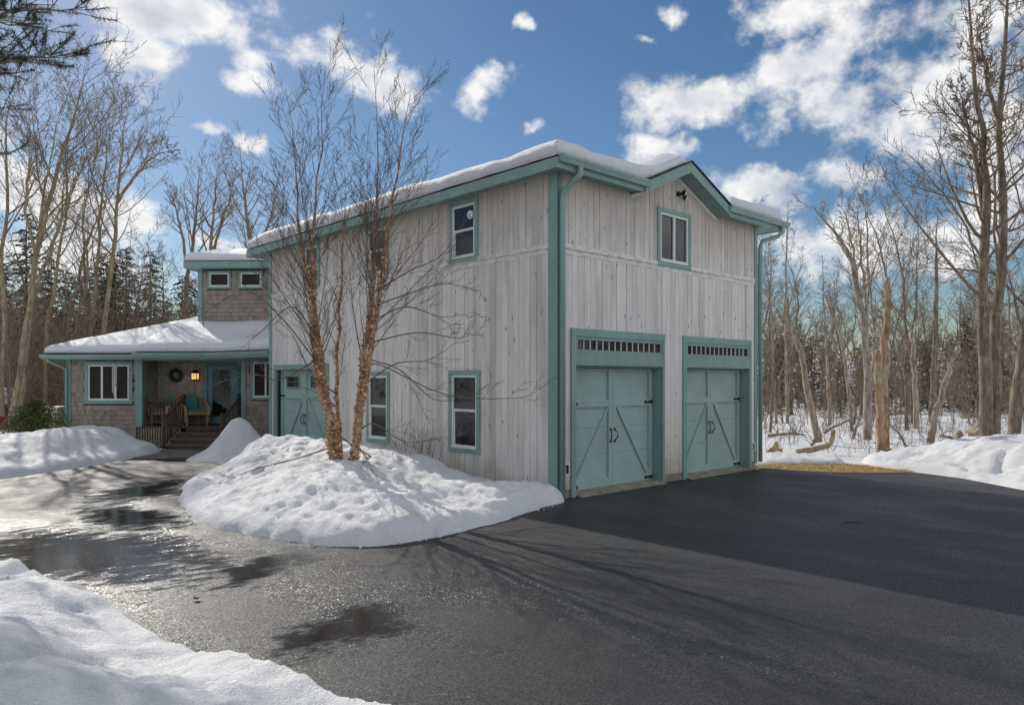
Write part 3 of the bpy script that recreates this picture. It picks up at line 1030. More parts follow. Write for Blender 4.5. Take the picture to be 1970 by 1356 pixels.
# roof
m = MB()
xs_ = sorted(set(np.round(np.linspace(EX0, EX1, 40), 4)) | {GC, GC - 1.37, GC + 1.37})
ys_ = np.round(np.linspace(EY0, EY1, 50), 4)
XX, YY = np.meshgrid(np.array(xs_), ys_)
rm = MB()
ZZ = groof(XX, YY)
nx_ = len(xs_)
rm.v = [(float(x), float(y), float(z)) for x, y, z in zip(XX.ravel(), YY.ravel(), ZZ.ravel())]
for j in range(len(ys_) - 1):
    for i in range(nx_ - 1):
        k = j * nx_ + i
        rm.f.append((k, k + 1, k + nx_ + 1, k + nx_))
groof_o = rm.build('roof', 'shingle_roof', gar)
# fascia boards and sloping soffits
FB = 5.13
GL, GR = GC - 1.37, GC + 1.37
m = MB()
m.box(EX0, EX0 + .03, EY0 + .031, EY1 - .031, FB, EZ - .012)
m.build('fascia', 'teal', gar, bevel=0.003)
MB().box(EX0, GL + .02, EY0, EY0 + .03, FB, EZ - .012).build('fascia', 'teal', gar, bevel=0.003)
MB().box(GR - .02, EX1, EY0, EY0 + .03, FB, EZ - .012).build('fascia', 'teal', gar, bevel=0.003)
MB().box(EX1 - .03, EX1, EY0 + .031, EY1 - .031, FB, EZ - .012).build('fascia', 'teal', gar)
MB().box(EX0, EX1, EY1 - .03, EY1, FB, EZ - .012).build('fascia', 'teal', gar)
for s in (-1, 1):
    e = GC + s * 1.39
    poly = [(e, FB - .002), (e, FB + .175), (GC, GA - .012), (GC, GA - .205)]
    MB(FG).prism_uz(poly if s > 0 else poly[::-1], EY0 - .035, EY0 - .002).build('rake_board', 'teal', gar, bevel=0.003)
    e2 = GC + s * 1.43
    ztop = GA - GS * 1.43
    poly = [(e2, ztop - .006), (e2, ztop + .018), (GC, GA + .018), (GC, GA - .006)]
    MB(FG).prism_uz(poly if s > 0 else poly[::-1], EY0 - .06, EY0 + .25).build('roof_edge', 'shingle_roof', gar)
    m = MB(FG)
    zt = lambda u: 5.735 - GS * abs(u - GC)
    q = [(GC, EY0 - .001), (e, EY0 - .001), (e, 0.035), (GC, 0.035)]
    m.pts([FG(u, v, zt(u)) for u, v in q] + [FG(u, v, zt(u) + .03) for u, v in q], [(0, 1, 2, 3), (7, 6, 5, 4), (0, 4, 5, 1), (1, 5, 6, 2), (2, 6, 7, 3), (3, 7, 4, 0)])
    m.build('gable_soffit', 'teal', gar)
    poly = [(e, zt(e) - .075), (e, zt(e) + .005), (GC, zt(GC) + .005), (GC, zt(GC) - .075)]
    MB(FG).prism_uz(poly if s > 0 else poly[::-1], -0.022, 0.026).build('rake_trim', 'belt', gar)
m = MB()
s0, s1 = FB + .012, FB + .012 + PITCH * 0.27
m.pts([(EX0 + .03, EY0 + .03, s0), (0.03, 0.03, s1), (0.03, 10.2, s1), (EX0 + .03, EY1 - .03, s0)], [(0, 1, 2, 3)])
m.pts([(EX0 + .03, EY0 + .03, s0), (GL, EY0 + .03, s0), (GL, 0.03, s1), (0.03, 0.03, s1)], [(0, 1, 2, 3)])
m.pts([(GR, EY0 + .03, s0), (EX1 - .03, EY0 + .03, s0), (6.25, 0.03, s1), (GR, 0.03, s1)], [(0, 1, 2, 3)])
m.pts([(EX1 - .03, EY0 + .03, s0), (EX1 - .03, EY1 - .03, s0), (6.25, 10.2, s1), (6.25, 0.03, s1)], [(0, 1, 2, 3)])
m.pts([(EX0 + .03, EY1 - .03, s0), (0.03, 10.2, s1), (6.25, 10.2, s1), (EX1 - .03, EY1 - .03, s0)], [(0, 1, 2, 3)])
m.build('soffit', 'teal', gar)


def gutter(parent, fr, u0, u1, v, z0, z1, d=0.11, mat='teal_m'):
    """K-style gutter: profile in (v,z) pushed along u"""
    prof = [(0, z1), (0, z0), (-d * .62, z0), (-d * .78, z0 + (z1 - z0) * .35), (-d, z0 + (z1 - z0) * .7), (-d, z1), (-d + .012, z1), (-d + .012, z0 + (z1 - z0) * .7), (-d * .7, z0 + .02), (-.012, z0 + .015), (-.012, z1)]
    m = MB(fr)
    n = len(prof)
    q = [fr(u, v + a, z) for u in (u0, u1) for a, z in prof]
    m.pts(q, [(i, (i + 1) % n, (i + 1) % n + n, i + n) for i in range(n)])
    for u in (u0, u1):
        m.pts([fr(u, v + a, z) for a, z in ((0, z1), (0, z0), (-d * .62, z0), (-d * .78, z0 + (z1 - z0) * .35), (-d, z0 + (z1 - z0) * .7), (-d, z1))], [(0, 1, 2, 3, 4, 5)])
    return m.build('gutter', mat, parent)


gutter(gar, FG, EX0 + .04, GL + .06, EY0 - .002, 5.215, 5.325)
gutter(gar, FG, GR - .06, EX1 + .16, EY0 - .002, 5.215, 5.325)
m = MB().tube([(0.16, -.36, 5.23), (0.16, -.36, 5.10), (0.13, -.30, 5.03), (0.075, -.085, 4.86), (0.062, -.072, 4.74), (0.062, -.072, 0.05)], 0.048, 10)
m.build('downspout', 'teal_m', gar, smooth=True)
m = MB().tube([(6.74, -.36, 5.23), (6.74, -.36, 5.10), (6.66, -.30, 5.0), (6.38, -.08, 4.88), (6.33, -.06, 4.76), (6.33, -.06, 0.13)], 0.048, 10)
m.build('downspout', 'teal_m', gar, smooth=True)
# second window wall on the far side stays plain: only its teal rear corner shows

fl = thing('flood_light', 'black twin flood light under the garage gable peak', 'light', (3.31, 0, 5.39))
m = MB()
m.tube([(3.31, 0.0, 5.39), (3.31, -.05, 5.39)], 0.045, 12)
m.build('base', 'iron', fl, smooth=False)
for dx, dz in ((0.07, 0.02), (0.10, -0.07)):
    a = Vector((3.31, -.05, 5.39))
    c = Vector((3.31 + dx, -.11, 5.39 + dz))
    MB().tube([a, (a + c) / 2 + Vector((0, -.02, .01)), c], 0.016, 6).build('arm', 'iron', fl)
    d = Vector((0.35, -0.8, -0.45)).normalized()
    hd = MB().tube([c - d * .05, c - d * .035, c + d * .03], [.02, .042, .05], 14).build('lamp_head', 'iron', fl)
    MB().tube([c + d * .029, c + d * .036], 0.044, 14).build('lens', 'white', hd)


# ------------------------------------------------------------------ snow slabs on roofs
def slab_lines(a, b, step, ends=(True, True)):
    offs = [0.0, -0.03, -0.035, -0.025, 0.0, 0.045, 0.11, 0.2, 0.32]
    pro = [0.0, 0.14, 0.42, 0.68, 0.84, 0.93, 0.97, 0.99, 1.0]
    lo = [(a + o, p) for o, p in zip(offs, pro)] if ends[0] else [(a, 1.0), (a + .32, 1.0)]
    hi = [(b - o, p) for o, p in zip(offs, pro)][::-1] if ends[1] else [(b - .32, 1.0), (b, 1.0)]
    n = max(2, int((b - a - 0.64) / step))
    mid = [(a + .32 + (b - a - .64) * i / n, 1.0) for i in range(1, n)]
    q = lo + mid + hi
    return np.array([t[0] for t in q]), np.array([t[1] for t in q])


def roof_snow(name, label, fr, u0, u1, v0, v1, roofz, thick, step=0.1, seed=0, ends=((True, True), (True, True)), warp=None):
    U, pu = slab_lines(u0, u1, step, ends[0])
    V, pv = slab_lines(v0, v1, step, ends[1])
    UU, VV = np.meshgrid(U, V)
    PU, PV = np.meshgrid(pu, pv)
    pr = np.minimum(PU, PV) * (0.55 + 0.45 * np.maximum(PU, PV))
    T = thick(UU, VV)
    T = T * (1 + 0.30 * fbm(UU, VV, 0.55, 3, seed)) + 0.012 * fbm(UU, VV, 5, 2, seed + 3)
    wav = 0.06 * fbm(UU, VV, 1.3, 4, seed + 9) * np.where((PU < 1) | (PV < 1), 1, 0)
    Z = roofz(np.clip(UU, u0, u1), np.clip(VV, v0, v1)) + 0.012 + np.maximum(T, 0) * pr
    # wavy lips
    uo = UU + np.where(PU < 1, wav, 0)
    vo = VV + np.where(PV < 1, wav, 0)
    if warp:
        vo = vo + warp(uo, vo)
    Xw = fr.o[0] + fr.u[0] * uo + fr.v[0] * vo
    Yw = fr.o[1] + fr.u[1] * uo + fr.v[1] * vo
    o = grid_mesh(name, 'snow_roof', Xw, Yw, Z)
    return tag(o, label, 'snow')


def th_garage(u, v):
    t = 0.285 + 0 * u
    # bare strip along the right slope of the little gable
    bare = sst(GC - 0.30, GC - 0.05, u) * (1 - sst(GR - 0.15, GR + 0.25, u)) * (1 - sst(0.7, 1.6, v))
    lip = sst(GL - .2, GL + .5, u) * (1 - sst(GR, GR + .2, u)) * (1 - sst(EY0, EY0 + .35, v))
    return t * (1 - bare) * (1 - 0.35 * lip) - 0.06 * bare


def gz(u, v):
    """roof surface softened where snow bridges the valleys"""
    g = GA - GS * np.abs(u - GC)
    h = hip(u, v)
    k = 0.10
    s = np.maximum(g, h) + np.where(np.abs(u - GC) < 1.9, np.maximum(0, k - np.abs(g - h)) ** 2 / (4 * k), 0)
    return s


roof_snow('roof_snow', 'thick rounded snow slab lying on the garage roof', FG, EX0, EX1 - .12, EY0, EY1 - .1, gz, th_garage, 0.07, 2)

# ------------------------------------------------------------------ house
hs = thing('house', 'single-storey shingled house with teal trim, porch and small upper tower', 'house', FH(0, 0, 0))
DK = 0.57
BK = 0.85     # porch back wall
TF = 1.6      # tower front
m = MB(FH)
m.box(0.02, 2.20, 0.03, 1.9, 0.0, 2.6)
m.box(2.2, 9.0, BK + .03, 6.0, 0.0, 2.62)
m.box(0.02, 2.2, 1.9, 6.0, 0.0, 2.6)
m.box(5.14, 9.0, 0.03, BK + .03, 0.0, 2.6)
m.box(3.13, 8.0, TF + .03, 5.5, 2.62, 5.28)
m.build('wall', 'sheath', hs)
rng = random.Random(31)


def shingles(fr, u0, u1, v, z0, z1, holes, course=0.13):
    m = MB(fr)
    z = z0
    while z < z1 - 0.02:
        u = u0
        zt = min(z + course + 0.02, z1)
        while u < u1 - .01:
            w = min(rng.uniform(0.06, 0.16), u1 - u)
            mid, zc = u + w / 2, z + course / 2
            if not any(h[0] < mid < h[1] and h[2] < zc < h[3] for h in holes):
                a, b_ = u + .002, u + w - .002
                pr = rng.uniform(.026, .040)
                dz = rng.uniform(-.006, .006)
                q = [fr(a, v - pr, z + dz), fr(b_, v - pr, z + dz), fr(b_, v + .02, z + dz), fr(a, v + .02, z + dz),
                     fr(a, v - .004, zt), fr(b_, v - .004, zt), fr(b_, v + .02, zt), fr(a, v + .02, zt)]
                m.pts(q, [(3, 2, 1, 0), (4, 5, 6, 7), (0, 1, 5, 4), (1, 2, 6, 5), (3, 0, 4, 7)])
            u += w
        z += course
    return m


def shingle_wall(*a):
    shingles(*a).build('shingle_siding', 'shake', hs, kind='stuff')


HW = (0.53, 1.93, 1.2, 2.42)
shingle_wall(FH, 0.13, 2.04, 0.03, 0.1, 2.5, [HW])
HB = (5.36, 6.6, 1.32, 2.46)
shingle_wall(FH, 5.22, 7.0, 0.03, 0.1, 2.6, [HB])
shingle_wall(FH, 2.2, 5.14, BK + .03, DK, 2.6, [(3.62, 5.14, 0, 2.45)])
shingle_wall(Frame(*FH(2.2, 0)[:2], 45), 0.05, BK + .03, 0.0, DK, 2.6, [])
TW = [(3.39, 4.12, 4.69, 5.24), (4.36, 5.12, 4.69, 5.24)]
shingle_wall(FH, 3.22, 6.5, TF + .03, 3.2, 5.25, TW)
# left and porch side walls
FHs = Frame(*FH(0.02, 0)[:2], -135)
shingle_wall(FHs, -5.9, 0.0, 0.03 - 0.0, 0.1, 2.5, [])
FHt = Frame(*FH(3.13, TF)[:2], -135)
shingle_wall(FHt, -3.8, 0.0, 0.03, 3.4, 5.2, [])
for fr, q in ((FH, (-0.01, 0.135, -0.02, 0.05, 0.0, 2.5)), (FH, (3.10, 3.23, TF - .02, TF + .05, 3.2, 5.3)), (FH, (5.10, 5.225, -0.02, 0.05, 0.0, 2.6))):
    MB(fr).box(*q).build('corner_board', 'teal', hs)
window(hs, FH, *HW, style='triple', v=0.02, cw=0.10)
window(hs, FH, *HB, style='triple', v=0.02, cw=0.07)
for q in TW:
    window(hs, FH, *q, style='fixed', v=TF + .02, cw=0.06)
# porch post and beam
MB(FH).box(2.04, 2.24, -0.05, 0.15, DK - .03, 2.44).build('post', 'teal', hs, bevel=0.006)
MB(FH).box(2.04, 5.3, -0.04, 0.12, 2.44, 2.62).build('beam', 'teal', hs)
MB(FH).box(2.24, 5.14, 0.12, BK, 2.56, 2.6).build('porch_ceiling', 'wood_red', hs)
# door with glass and side light
m = MB(FH)
m.box(3.62, 3.74, BK - .03, BK + .03, DK, 2.46)
m.box(4.99, 5.11, BK - .03, BK + .03, DK, 2.46)
m.box(3.74, 4.99, BK - .03, BK + .03, 2.33, 2.46)
m.box(4.60, 4.68, BK - .025, BK + .03, DK, 2.33)
m.build('door_frame', 'teal_e', hs)
dr = casing(FH, 3.75, 4.59, DK + .02, 2.32, 0.14, BK - .012, BK + .03, 0.22).build('entry_door', 'teal_e', hs)
piece('pane', 'glass', dr, FH, 3.86, 4.48, BK + .004, BK + .02, DK + .2, 2.2)
MB().tube([FH(4.53, BK - .012, 1.55), FH(4.53, BK - .07, 1.55), FH(4.45, BK - .07, 1.55)], 0.014, 6).build('handle', 'metal', dr)
sl = casing(FH, 4.69, 4.98, DK + .02, 2.32, 0.05, BK - .01, BK + .03, 0.3).build('side_light', 'teal_e', hs)
piece('pane', 'glass', sl, FH, 4.73, 4.94, BK + .004, BK + .02, DK + .3, 2.28)
# deck, skirt, steps
MB(FH).box(2.2, 5.14, -0.04, BK + .02, DK - .05, DK).build('deck', 'wood_red', hs)
for i in range(17):
    u = 2.10 + i * 0.075
    piece('skirt_slat', 'wood_grey', hs, FH, u, u + .045, -0.03, -0.005, 0.0, DK - .05)
for i in range(4):
    z1 = DK - 0.145 * i
    v1 = -0.04 - 0.29 * i
    st = MB(FH).box(3.50, 4.95, v1 - 0.27 if i else v1 - .0, v1 + .02 if i else v1 + .02, max(0, z1 - .145), z1 - .035 if i else z1 - .05)
    s_o = st.build('step', 'wood_red', hs)
    if i:
        MB(FH).box(3.46, 4.99, v1 - .0 - .29, v1 + .01, z1 - .034, z1).build('tread', 'wood_tread', s_o)


def railing(p0, p1, h0, nb, newel0=True, newel1=True):
    """post-and-baluster rail between two points given as (u,v,z)"""
    a, b_ = Vector(FH(*p0)), Vector(FH(*p1))
    up = Vector((0, 0, 1))
    r = thing_part = MB()
    for zz, rr in ((h0, 0.032), (0.10, 0.024)):
        r.tube([a + up * zz, b_ + up * zz], rr, 4, twist=math.pi / 4)
    rail = r.build('railing', 'wood_red', hs)
    me = None
    for i in range(nb):
        t = (i + 0.5) / nb
        q = a.lerp(b_, t)
        bal = MB().tube([q + up * 0.09, q + up * (h0 - .01)], 0.017, 4, twist=math.pi / 4)
        bal.build('baluster', 'wood_red', rail)
    for c_, yes in ((a, newel0), (b_, newel1)):
        if yes:
            n = MB().tube([c_ - up * .02, c_ + up * (h0 + .10)], 0.06, 4, twist=math.pi / 4)
            n.tube([c_ + up * (h0 + .10), c_ + up * (h0 + .115), c_ + up * (h0 + .15)], [0.078, 0.078, 0.02], 4, twist=math.pi / 4)
            n.build('newel_post', 'wood_red', rail)


railing((2.26, 0.03, DK), (3.42, 0.03, DK), 0.75, 11, False, True)
railing((3.42, 0.0, DK - .02), (3.42, -1.12, 0.04), 0.80, 9, False, True)
railing((5.03, 0.0, DK - .02), (5.03, -1.12, 0.04), 0.80, 9, True, True)
# low hip roof over house and porch
HE, HEZ, HP = -0.42, 2.62, 0.36


def hroof(u, v):
    return HEZ + HP * np.minimum(np.minimum(u - HE, v - HE), 4.6)


EAVE = [(-0.42, -0.42), (2.6, -0.42), (2.6, -0.62), (4.35, -0.62)]


def roof_patch(fr, u0, u1, v0, v1, fn, n=14):
    m = MB(fr)
    for j in range(n + 1):
        for i in range(n + 1):
            u, v = u0 + (u1 - u0) * i / n, v0 + (v1 - v0) * j / n
            m.v.append(fr(u, v, float(fn(u, v))))
    for j in range(n):
        for i in range(n):
            k = j * (n + 1) + i
            m.f.append((k, k + 1, k + n + 2, k + n + 1))
    return m


def proof(u, v):
    """porch roof: steps 0.2 m forward, then swings out towards the garage corner"""
    return HEZ + 0.03 + 0.36 * (v + 0.62 + 1.75 * np.clip(u - 4.3, 0, 2) * 0.62)


roof_patch(FH, -0.42, 6.4, -0.42, 5.5, hroof).build('roof', 'shingle_roof', hs)
m = MB(FH)
ks = [(2.35, -0.62), (4.35, -0.62), (6.9, -2.02)]
qb = [FH(u, v, HEZ + .03) for u, v in ks] + [FH(2.35, 0.6, HEZ + .03 + .44), FH(4.35, 0.6, HEZ + .03 + .44), FH(6.9, 0.6, HEZ + .47)]
m.pts(qb, [(0, 1, 4, 3), (1, 2, 5, 4)])
m.build('porch_roof', 'shingle_roof', hs)
m = MB(FH)
m.box(-0.42, 2.4, -0.42, -0.39, 2.46, 2.60)
m.build('fascia', 'teal', hs)
MB(FH).box(-0.42, -0.39, -0.39, 5.5, 2.46, 2.60).build('fascia', 'teal', hs)
MB(FH).box(2.35, 4.35, -0.62, -0.59, 2.48, 2.64).build('fascia', 'teal', hs)
m = MB(FH)
a0, a1 = (4.35, -0.62), (6.9, -2.02)
m.pts([FH(*a0, 2.48), FH(*a1, 2.48), FH(*a1, 2.64), FH(*a0, 2.64), FH(a0[0] + .02, a0[1] + .03, 2.48), FH(a1[0] + .02, a1[1] + .03, 2.48)], [(0, 1, 2, 3), (4, 5, 1, 0)])
m.build('fascia', 'teal', hs)
m = MB(FH)
m.box(-0.39, 2.35, -0.39, 0.02, 2.47, 2.48)
m.box(2.36, 4.35, -0.59, 0.02, 2.49, 2.50)
m.pts([FH(4.35, -0.6, 2.495), FH(6.9, -2.0, 2.495), FH(6.9, 0.02, 2.495), FH(4.35, 0.02, 2.495)], [(3, 2, 1, 0)])
m.build('soffit', 'teal', hs)
gutter(hs, FH, -0.45, 2.36, -0.422, 2.50, 2.60, 0.10)
gutter(hs, FH, 2.30, 4.36, -0.622, 2.53, 2.64, 0.10)
fa = Frame(*FH(4.35, -0.622)[:2], -45 + math.degrees(math.atan2(-1.40, 2.55)))
gutter(hs, fa, 0.02, 2.6, 0.0, 2.53, 2.64, 0.10)
m = MB().tube([FH(-0.25, -0.46, 2.5), FH(-0.24, -0.44, 2.42), FH(-0.06, -0.1, 2.26), FH(0.03, -0.05, 2.2), FH(0.03, -0.05, 0.2)], 0.04, 8)
m.build('downspout', 'teal_m', hs, smooth=True)
# tower roof
TE = (2.82, 1.22)
m = MB(FH)
m.box(TE[0], 8.4, TE[1], TE[1] + .03, 5.28, 5.47)
m.box(TE[0], TE[0] + .03, TE[1] + .03, 5.9, 5.28, 5.47)
m.build('fascia', 'teal', hs)
m = MB(FH)
m.pts([FH(TE[0] + .03, TE[1] + .03, 5.29), FH(8.4, TE[1] + .03, 5.29), FH(8.4, 5.9, 5.29), FH(TE[0] + .03, 5.9, 5.29)], [(3, 2, 1, 0)])
m.build('soffit', 'teal', hs)
troof = lambda u, v: 5.475 + 0.30 * np.minimum(np.minimum(u - TE[0], v - TE[1]), np.minimum(8.4 - u, 5.9 - v))
roof_patch(FH, TE[0], 8.4, TE[1], 5.9, troof).build('roof', 'shingle_roof', hs)
roof_snow('roof_snow', 'snow slab on the flat-hipped roof of the small tower', FH, TE[0] + .05, 8.35, TE[1] + .05, 5.85, troof, lambda u, v: 0.24 + 0 * u, 0.15, 12)
roof_snow('roof_snow', 'long snow slab on the low house roof left of tower', FH, HE + .08, 6.3, HE + .04, 5.4, hroof, lambda u, v: 0.22 + 0 * u, 0.12, 17)


def psz(u, v):
    return np.maximum(HEZ + .035 + 0.36 * (v + 0.62), 2.64)


swing = lambda u, v: -0.55 * np.clip(u - 4.35, 0, 3.0) * np.clip((1.5 - v) / 2.1, 0, 1)
roof_snow('roof_snow', 'snow slab on the porch roof in front of the tower', FH, 2.42, 7.0, -0.60, 1.56, psz, lambda u, v: 0.26 + 0 * u, 0.08, 23, ends=((True, False), (True, False)), warp=swing)

# porch things
wr = MB()
ctr = Vector(FH(2.80, BK - .06, 2.03))
rng = random.Random(3)
U3, V3 = Vector((FH.u[0], FH.u[1], 0)), Vector((FH.v[0], FH.v[1], 0))
for i in range(620):
    a = rng.uniform(0, 6.283)
    rr = 0.155 + rng.gauss(0, .03)
    c_ = ctr + U3 * math.cos(a) * rr + Vector((0, 0, 1)) * math.sin(a) * rr + V3 * rng.gauss(0, .02)
    d = Vector((rng.gauss(0, 1), rng.gauss(0, 1), rng.gauss(0, 1))).normalized() * 0.06
    e = d.cross(Vector((rng.gauss(0, 1), rng.gauss(0, 1), 1))).normalized() * 0.009
    wr.pts([c_ - e, c_ + e, c_ + d], [(0, 1, 2)])
w = thing('wreath', 'dark green round evergreen wreath on the porch wall', 'wreath', ctr)
wr.build('foliage', 'wreath', w)
MB().tube([ctr + U3 * math.cos(t) * .155 + Vector((0, 0, 1)) * math.sin(t) * .155 for t in np.linspace(0, 6.283, 25)], 0.035, 6).build('ring', 'wreath', w)
lc = Vector(FH(3.41, BK - .11, 2.02))
ln = thing('wall_lantern', 'lit amber wall lantern beside the entry door', 'lantern', lc)
FLn = Frame(lc.x, lc.y, -45)
MB(FLn).box(-.075, .075, -.075, .075, lc.z - .11, lc.z + .06).build('glass', 'glow', ln)
m = MB(FLn)
for su in (-1, 1):
    for sv in (-1, 1):
        m.box(su * .08 - .008, su * .08 + .008, sv * .08 - .008, sv * .08 + .008, lc.z - .13, lc.z + .07)
m.box(-.095, .095, -.095, .095, lc.z - .135, lc.z - .112)
m.box(-.082, .082, -.082, -.076, lc.z - .01, lc.z + .004)
m.box(-.005, .005, -.084, -.076, lc.z - .11, lc.z + .06)
m.tube([lc + Vector((0, 0, .06)), lc + Vector((0, 0, .085)), lc + Vector((0, 0, .17))], [.14, .13, .02], 4, twist=math.pi / 4)
m.box(-.03, .03, .07, .12, lc.z - .05, lc.z + .12)
m.build('cage', 'iron', ln)


def wicker_chair(u, v, ang, label):
    p = FH(u, v, DK)
    t = thing('wicker_chair', label, 'chair', p, 'wicker armchairs on the porch')
    fr = Frame(p[0], p[1], -45 + ang)
    z = DK
    MB(fr).box(-.30, .30, -.32, .26, z + .30, z + .40).build('seat', 'wicker', t, bevel=0.02)
    MB(fr).box(-.25, .25, -.31, .22, z + .40, z + .47).build('seat_cushion', 'cushion', t, bevel=0.025)
    m = MB(fr)
    for i in range(9):
        a = math.pi * (i / 8)
        m.tube([fr(-.33 * math.cos(a), .22 + .10 * math.sin(a), z + .36), fr(-.36 * math.cos(a), .28 + .14 * math.sin(a), z + .72 + .16 * math.sin(a))], 0.045, 6)
    m.tube([fr(-.36 * math.cos(a), .28 + .14 * math.sin(a), z + .72 + .16 * math.sin(a)) for a in np.linspace(0, math.pi, 13)], 0.04, 6)
    m.build('backrest', 'wicker', t)
    q = MB(fr).box(-.22, .22, .16, .25, z + .46, z + .84)
    q.build('back_cushion', 'cushion', t, bevel=0.03)
    for s in (-1, 1):
        MB().tube([fr(s * .33, -.33, z + .30), fr(s * .35, -.33, z + .52), fr(s * .36, -.1, z + .62), fr(s * .36, .28, z + .70)], 0.045, 6).build('armrest', 'wicker', t)
        MB(fr).box(s * .33 - .025, s * .33 + .025, -.28, .24, z + .10, z + .56).build('side_panel', 'wicker', t)
        for vv in (-.29, .24):
            MB().tube([fr(s * .29, vv, z), fr(s * .29, vv, z + .31)], 0.026, 6).build('leg', 'wicker', t)
    return t


wicker_chair(3.50, 0.42, 48, 'tan wicker armchair with teal cushions just left of entry door')
wicker_chair(2.72, 0.45, -20, 'wicker armchair with teal cushion half hidden behind porch railing')
# wind chime under the eave
p = FH(1.62, -0.36, 2.46)
wc = thing('wind_chime', 'silver tube wind chime hanging from the eave before window', 'wind chime', p)
c_ = Vector(p)
MB().tube([c_ + Vector((0, 0, .03)), c_ + Vector((0, 0, -.12))], 0.004, 4).build('cord', 'iron', wc)
MB().tube([c_ + Vector((0, 0, -.08)), c_ + Vector((0, 0, -.11))], [.03, .09], 10).build('top_disc', 'metal', wc)
for i in range(6):
    a = i * math.pi / 3
    q = c_ + Vector((math.cos(a) * .055, math.sin(a) * .055, -.11))
    MB().tube([q, q - Vector((0, 0, .55 + .09 * i))], 0.011, 6).build('chime_tube', 'metal', wc)
# utility box beside the house corner
p = FH(-0.62, 0.25, 0)
ub = thing('utility_unit', 'pale louvred utility unit on legs beside the house corner', 'utility unit', p)
fr = Frame(p[0], p[1], -45)
MB(fr).box(-.34, .34, -.2, .2, .52, 1.12).build('cabinet', 'beige', ub, bevel=0.015)
for i in range(8):
    MB(fr).box(-.26, .26, -.215, -.2, .64 + i * .065, .675 + i * .065).build('louvre', 'beige', ub)
for s in (-1, 1):
    for v in (-.15, .15):
        MB(fr).box(s * .28 - .025, s * .28 + .025, v - .025, v + .025, -.1, .55).build('leg', 'wood_grey', ub)

# ------------------------------------------------------------------ trees
UP = Vector((0, 0, 1))


def perp(d, rng):
    while True:
        v = Vector((rng.gauss(0, 1), rng.gauss(0, 1), rng.gauss(0, 1)))
        q = v - d * v.dot(d)
        if q.length > 0.2:
            return q.normalized()


class Cfg:
    def __init__(self, n=(16, 6, 4), ratio=(0.42, 0.5, 0.5), ang=(50, 45, 45), wob=(0.06, 0.12, 0.16, 0.2), trop=(0.02, 0.08, 0.06, 0.04), start=(0.3, 0.2, 0.2),
                 sides=(8, 5, 3, 3), seg=(12, 6, 4, 3), rmin=0.006, rr=0.5, tip=0.25, flat=0.0, split=1, broken=0):
        self.__dict__.update(locals())


def limb(mbs, p, d, L, r, lvl, cfg, rng, path=None):
    n = cfg.seg[lvl]
    pts, rad = [], []
    if path is None:
        q, dd = Vector(p), Vector(d)
        step = L / n
        for i in range(n + 1):
            pts.append(q.copy())
            t = i / n
            rad.append(max(cfg.rmin, r * (1 - t) ** 0.75 + r * 0.10))
            dd = (dd + Vector((rng.gauss(0, 1), rng.gauss(0, 1), rng.gauss(0, .7))) * cfg.wob[lvl] + UP * cfg.trop[lvl]).normalized()
            q = q + dd * step
    else:
        pts = path
        n = len(pts) - 1
        L = sum((pts[i + 1] - pts[i]).length for i in range(n))
        for i in range(n + 1):
            t = i / n
            if cfg.broken:
                rad.append(r * (1.12 - 0.12 * min(1, t * 6) - 0.30 * t) * rng.uniform(.93, 1.07) * (0.55 if i == n else 1))
            else:
                rad.append(max(cfg.rmin, r * (1 - t) ** 0.8 + r * cfg.tip * t * (1 - t) + (0.004 if t == 1 else 0)))
    (mbs[0] if lvl < cfg.split else mbs[1]).tube(pts, rad, cfg.sides[lvl], cap=bool(cfg.broken) and lvl == 0)
    if lvl >= len(cfg.n):
        return
    m = cfg.n[lvl]
    m = m if lvl == 0 else max(2, int(round(m * rng.uniform(0.7, 1.3))))
    for k in range(m):
        t = cfg.start[lvl] + (1 - cfg.start[lvl]) * ((k + rng.random()) / m) ** 0.9
        t = min(t, 0.985)
        f = t * n
        i = int(f)
        a = pts[i].lerp(pts[i + 1], f - i)
        dd = (pts[i + 1] - pts[i]).normalized()
        an = R(cfg.ang[lvl] * rng.uniform(0.65, 1.3))
        pv = perp(dd, rng)
        if cfg.flat and lvl == 0:
            pv = Vector((pv.x, pv.y, pv.z * (1 - cfg.flat))).normalized()
        cd = (dd * math.cos(an) + pv * math.sin(an)).normalized()
        cl = L * cfg.ratio[lvl] * (1.15 - 0.75 * t if lvl == 0 else 1.0 - 0.4 * t) * rng.uniform(0.6, 1.25)
        cr = max(cfg.rmin, (rad[i]) * cfg.rr * rng.uniform(0.7, 1.1))
        sub = mbs
        if lvl == 0 and len(mbs) > 2:
            mbs[2].append(MB())
            sub = (mbs[0], mbs[2][-1])
        limb(sub, a, cd, cl, cr, lvl + 1, cfg, rng)


def resample(ctrl, n=14, wob=0.0, rng=None):
    """Catmull-Rom through control points"""
    c = [Vector(q) for q in ctrl]
    c = [c[0] * 2 - c[1]] + c + [c[-1] * 2 - c[-2]]
    out = []
    m = len(c) - 3
    for k in range(n + 1):
        f = k / n * m
        i = min(int(f), m - 1)
        t = f - i
        a, b, d, e = c[i], c[i + 1], c[i + 2], c[i + 3]
        q = 0.5 * ((2 * b) + (d - a) * t + (2 * a - 5 * b + 4 * d - e) * t * t + (3 * b - a - 3 * d + e) * t ** 3)
        if wob and rng and 0 < k:
            q = q + Vector((rng.gauss(0, wob), rng.gauss(0, wob), 0))
        out.append(q)
    return out


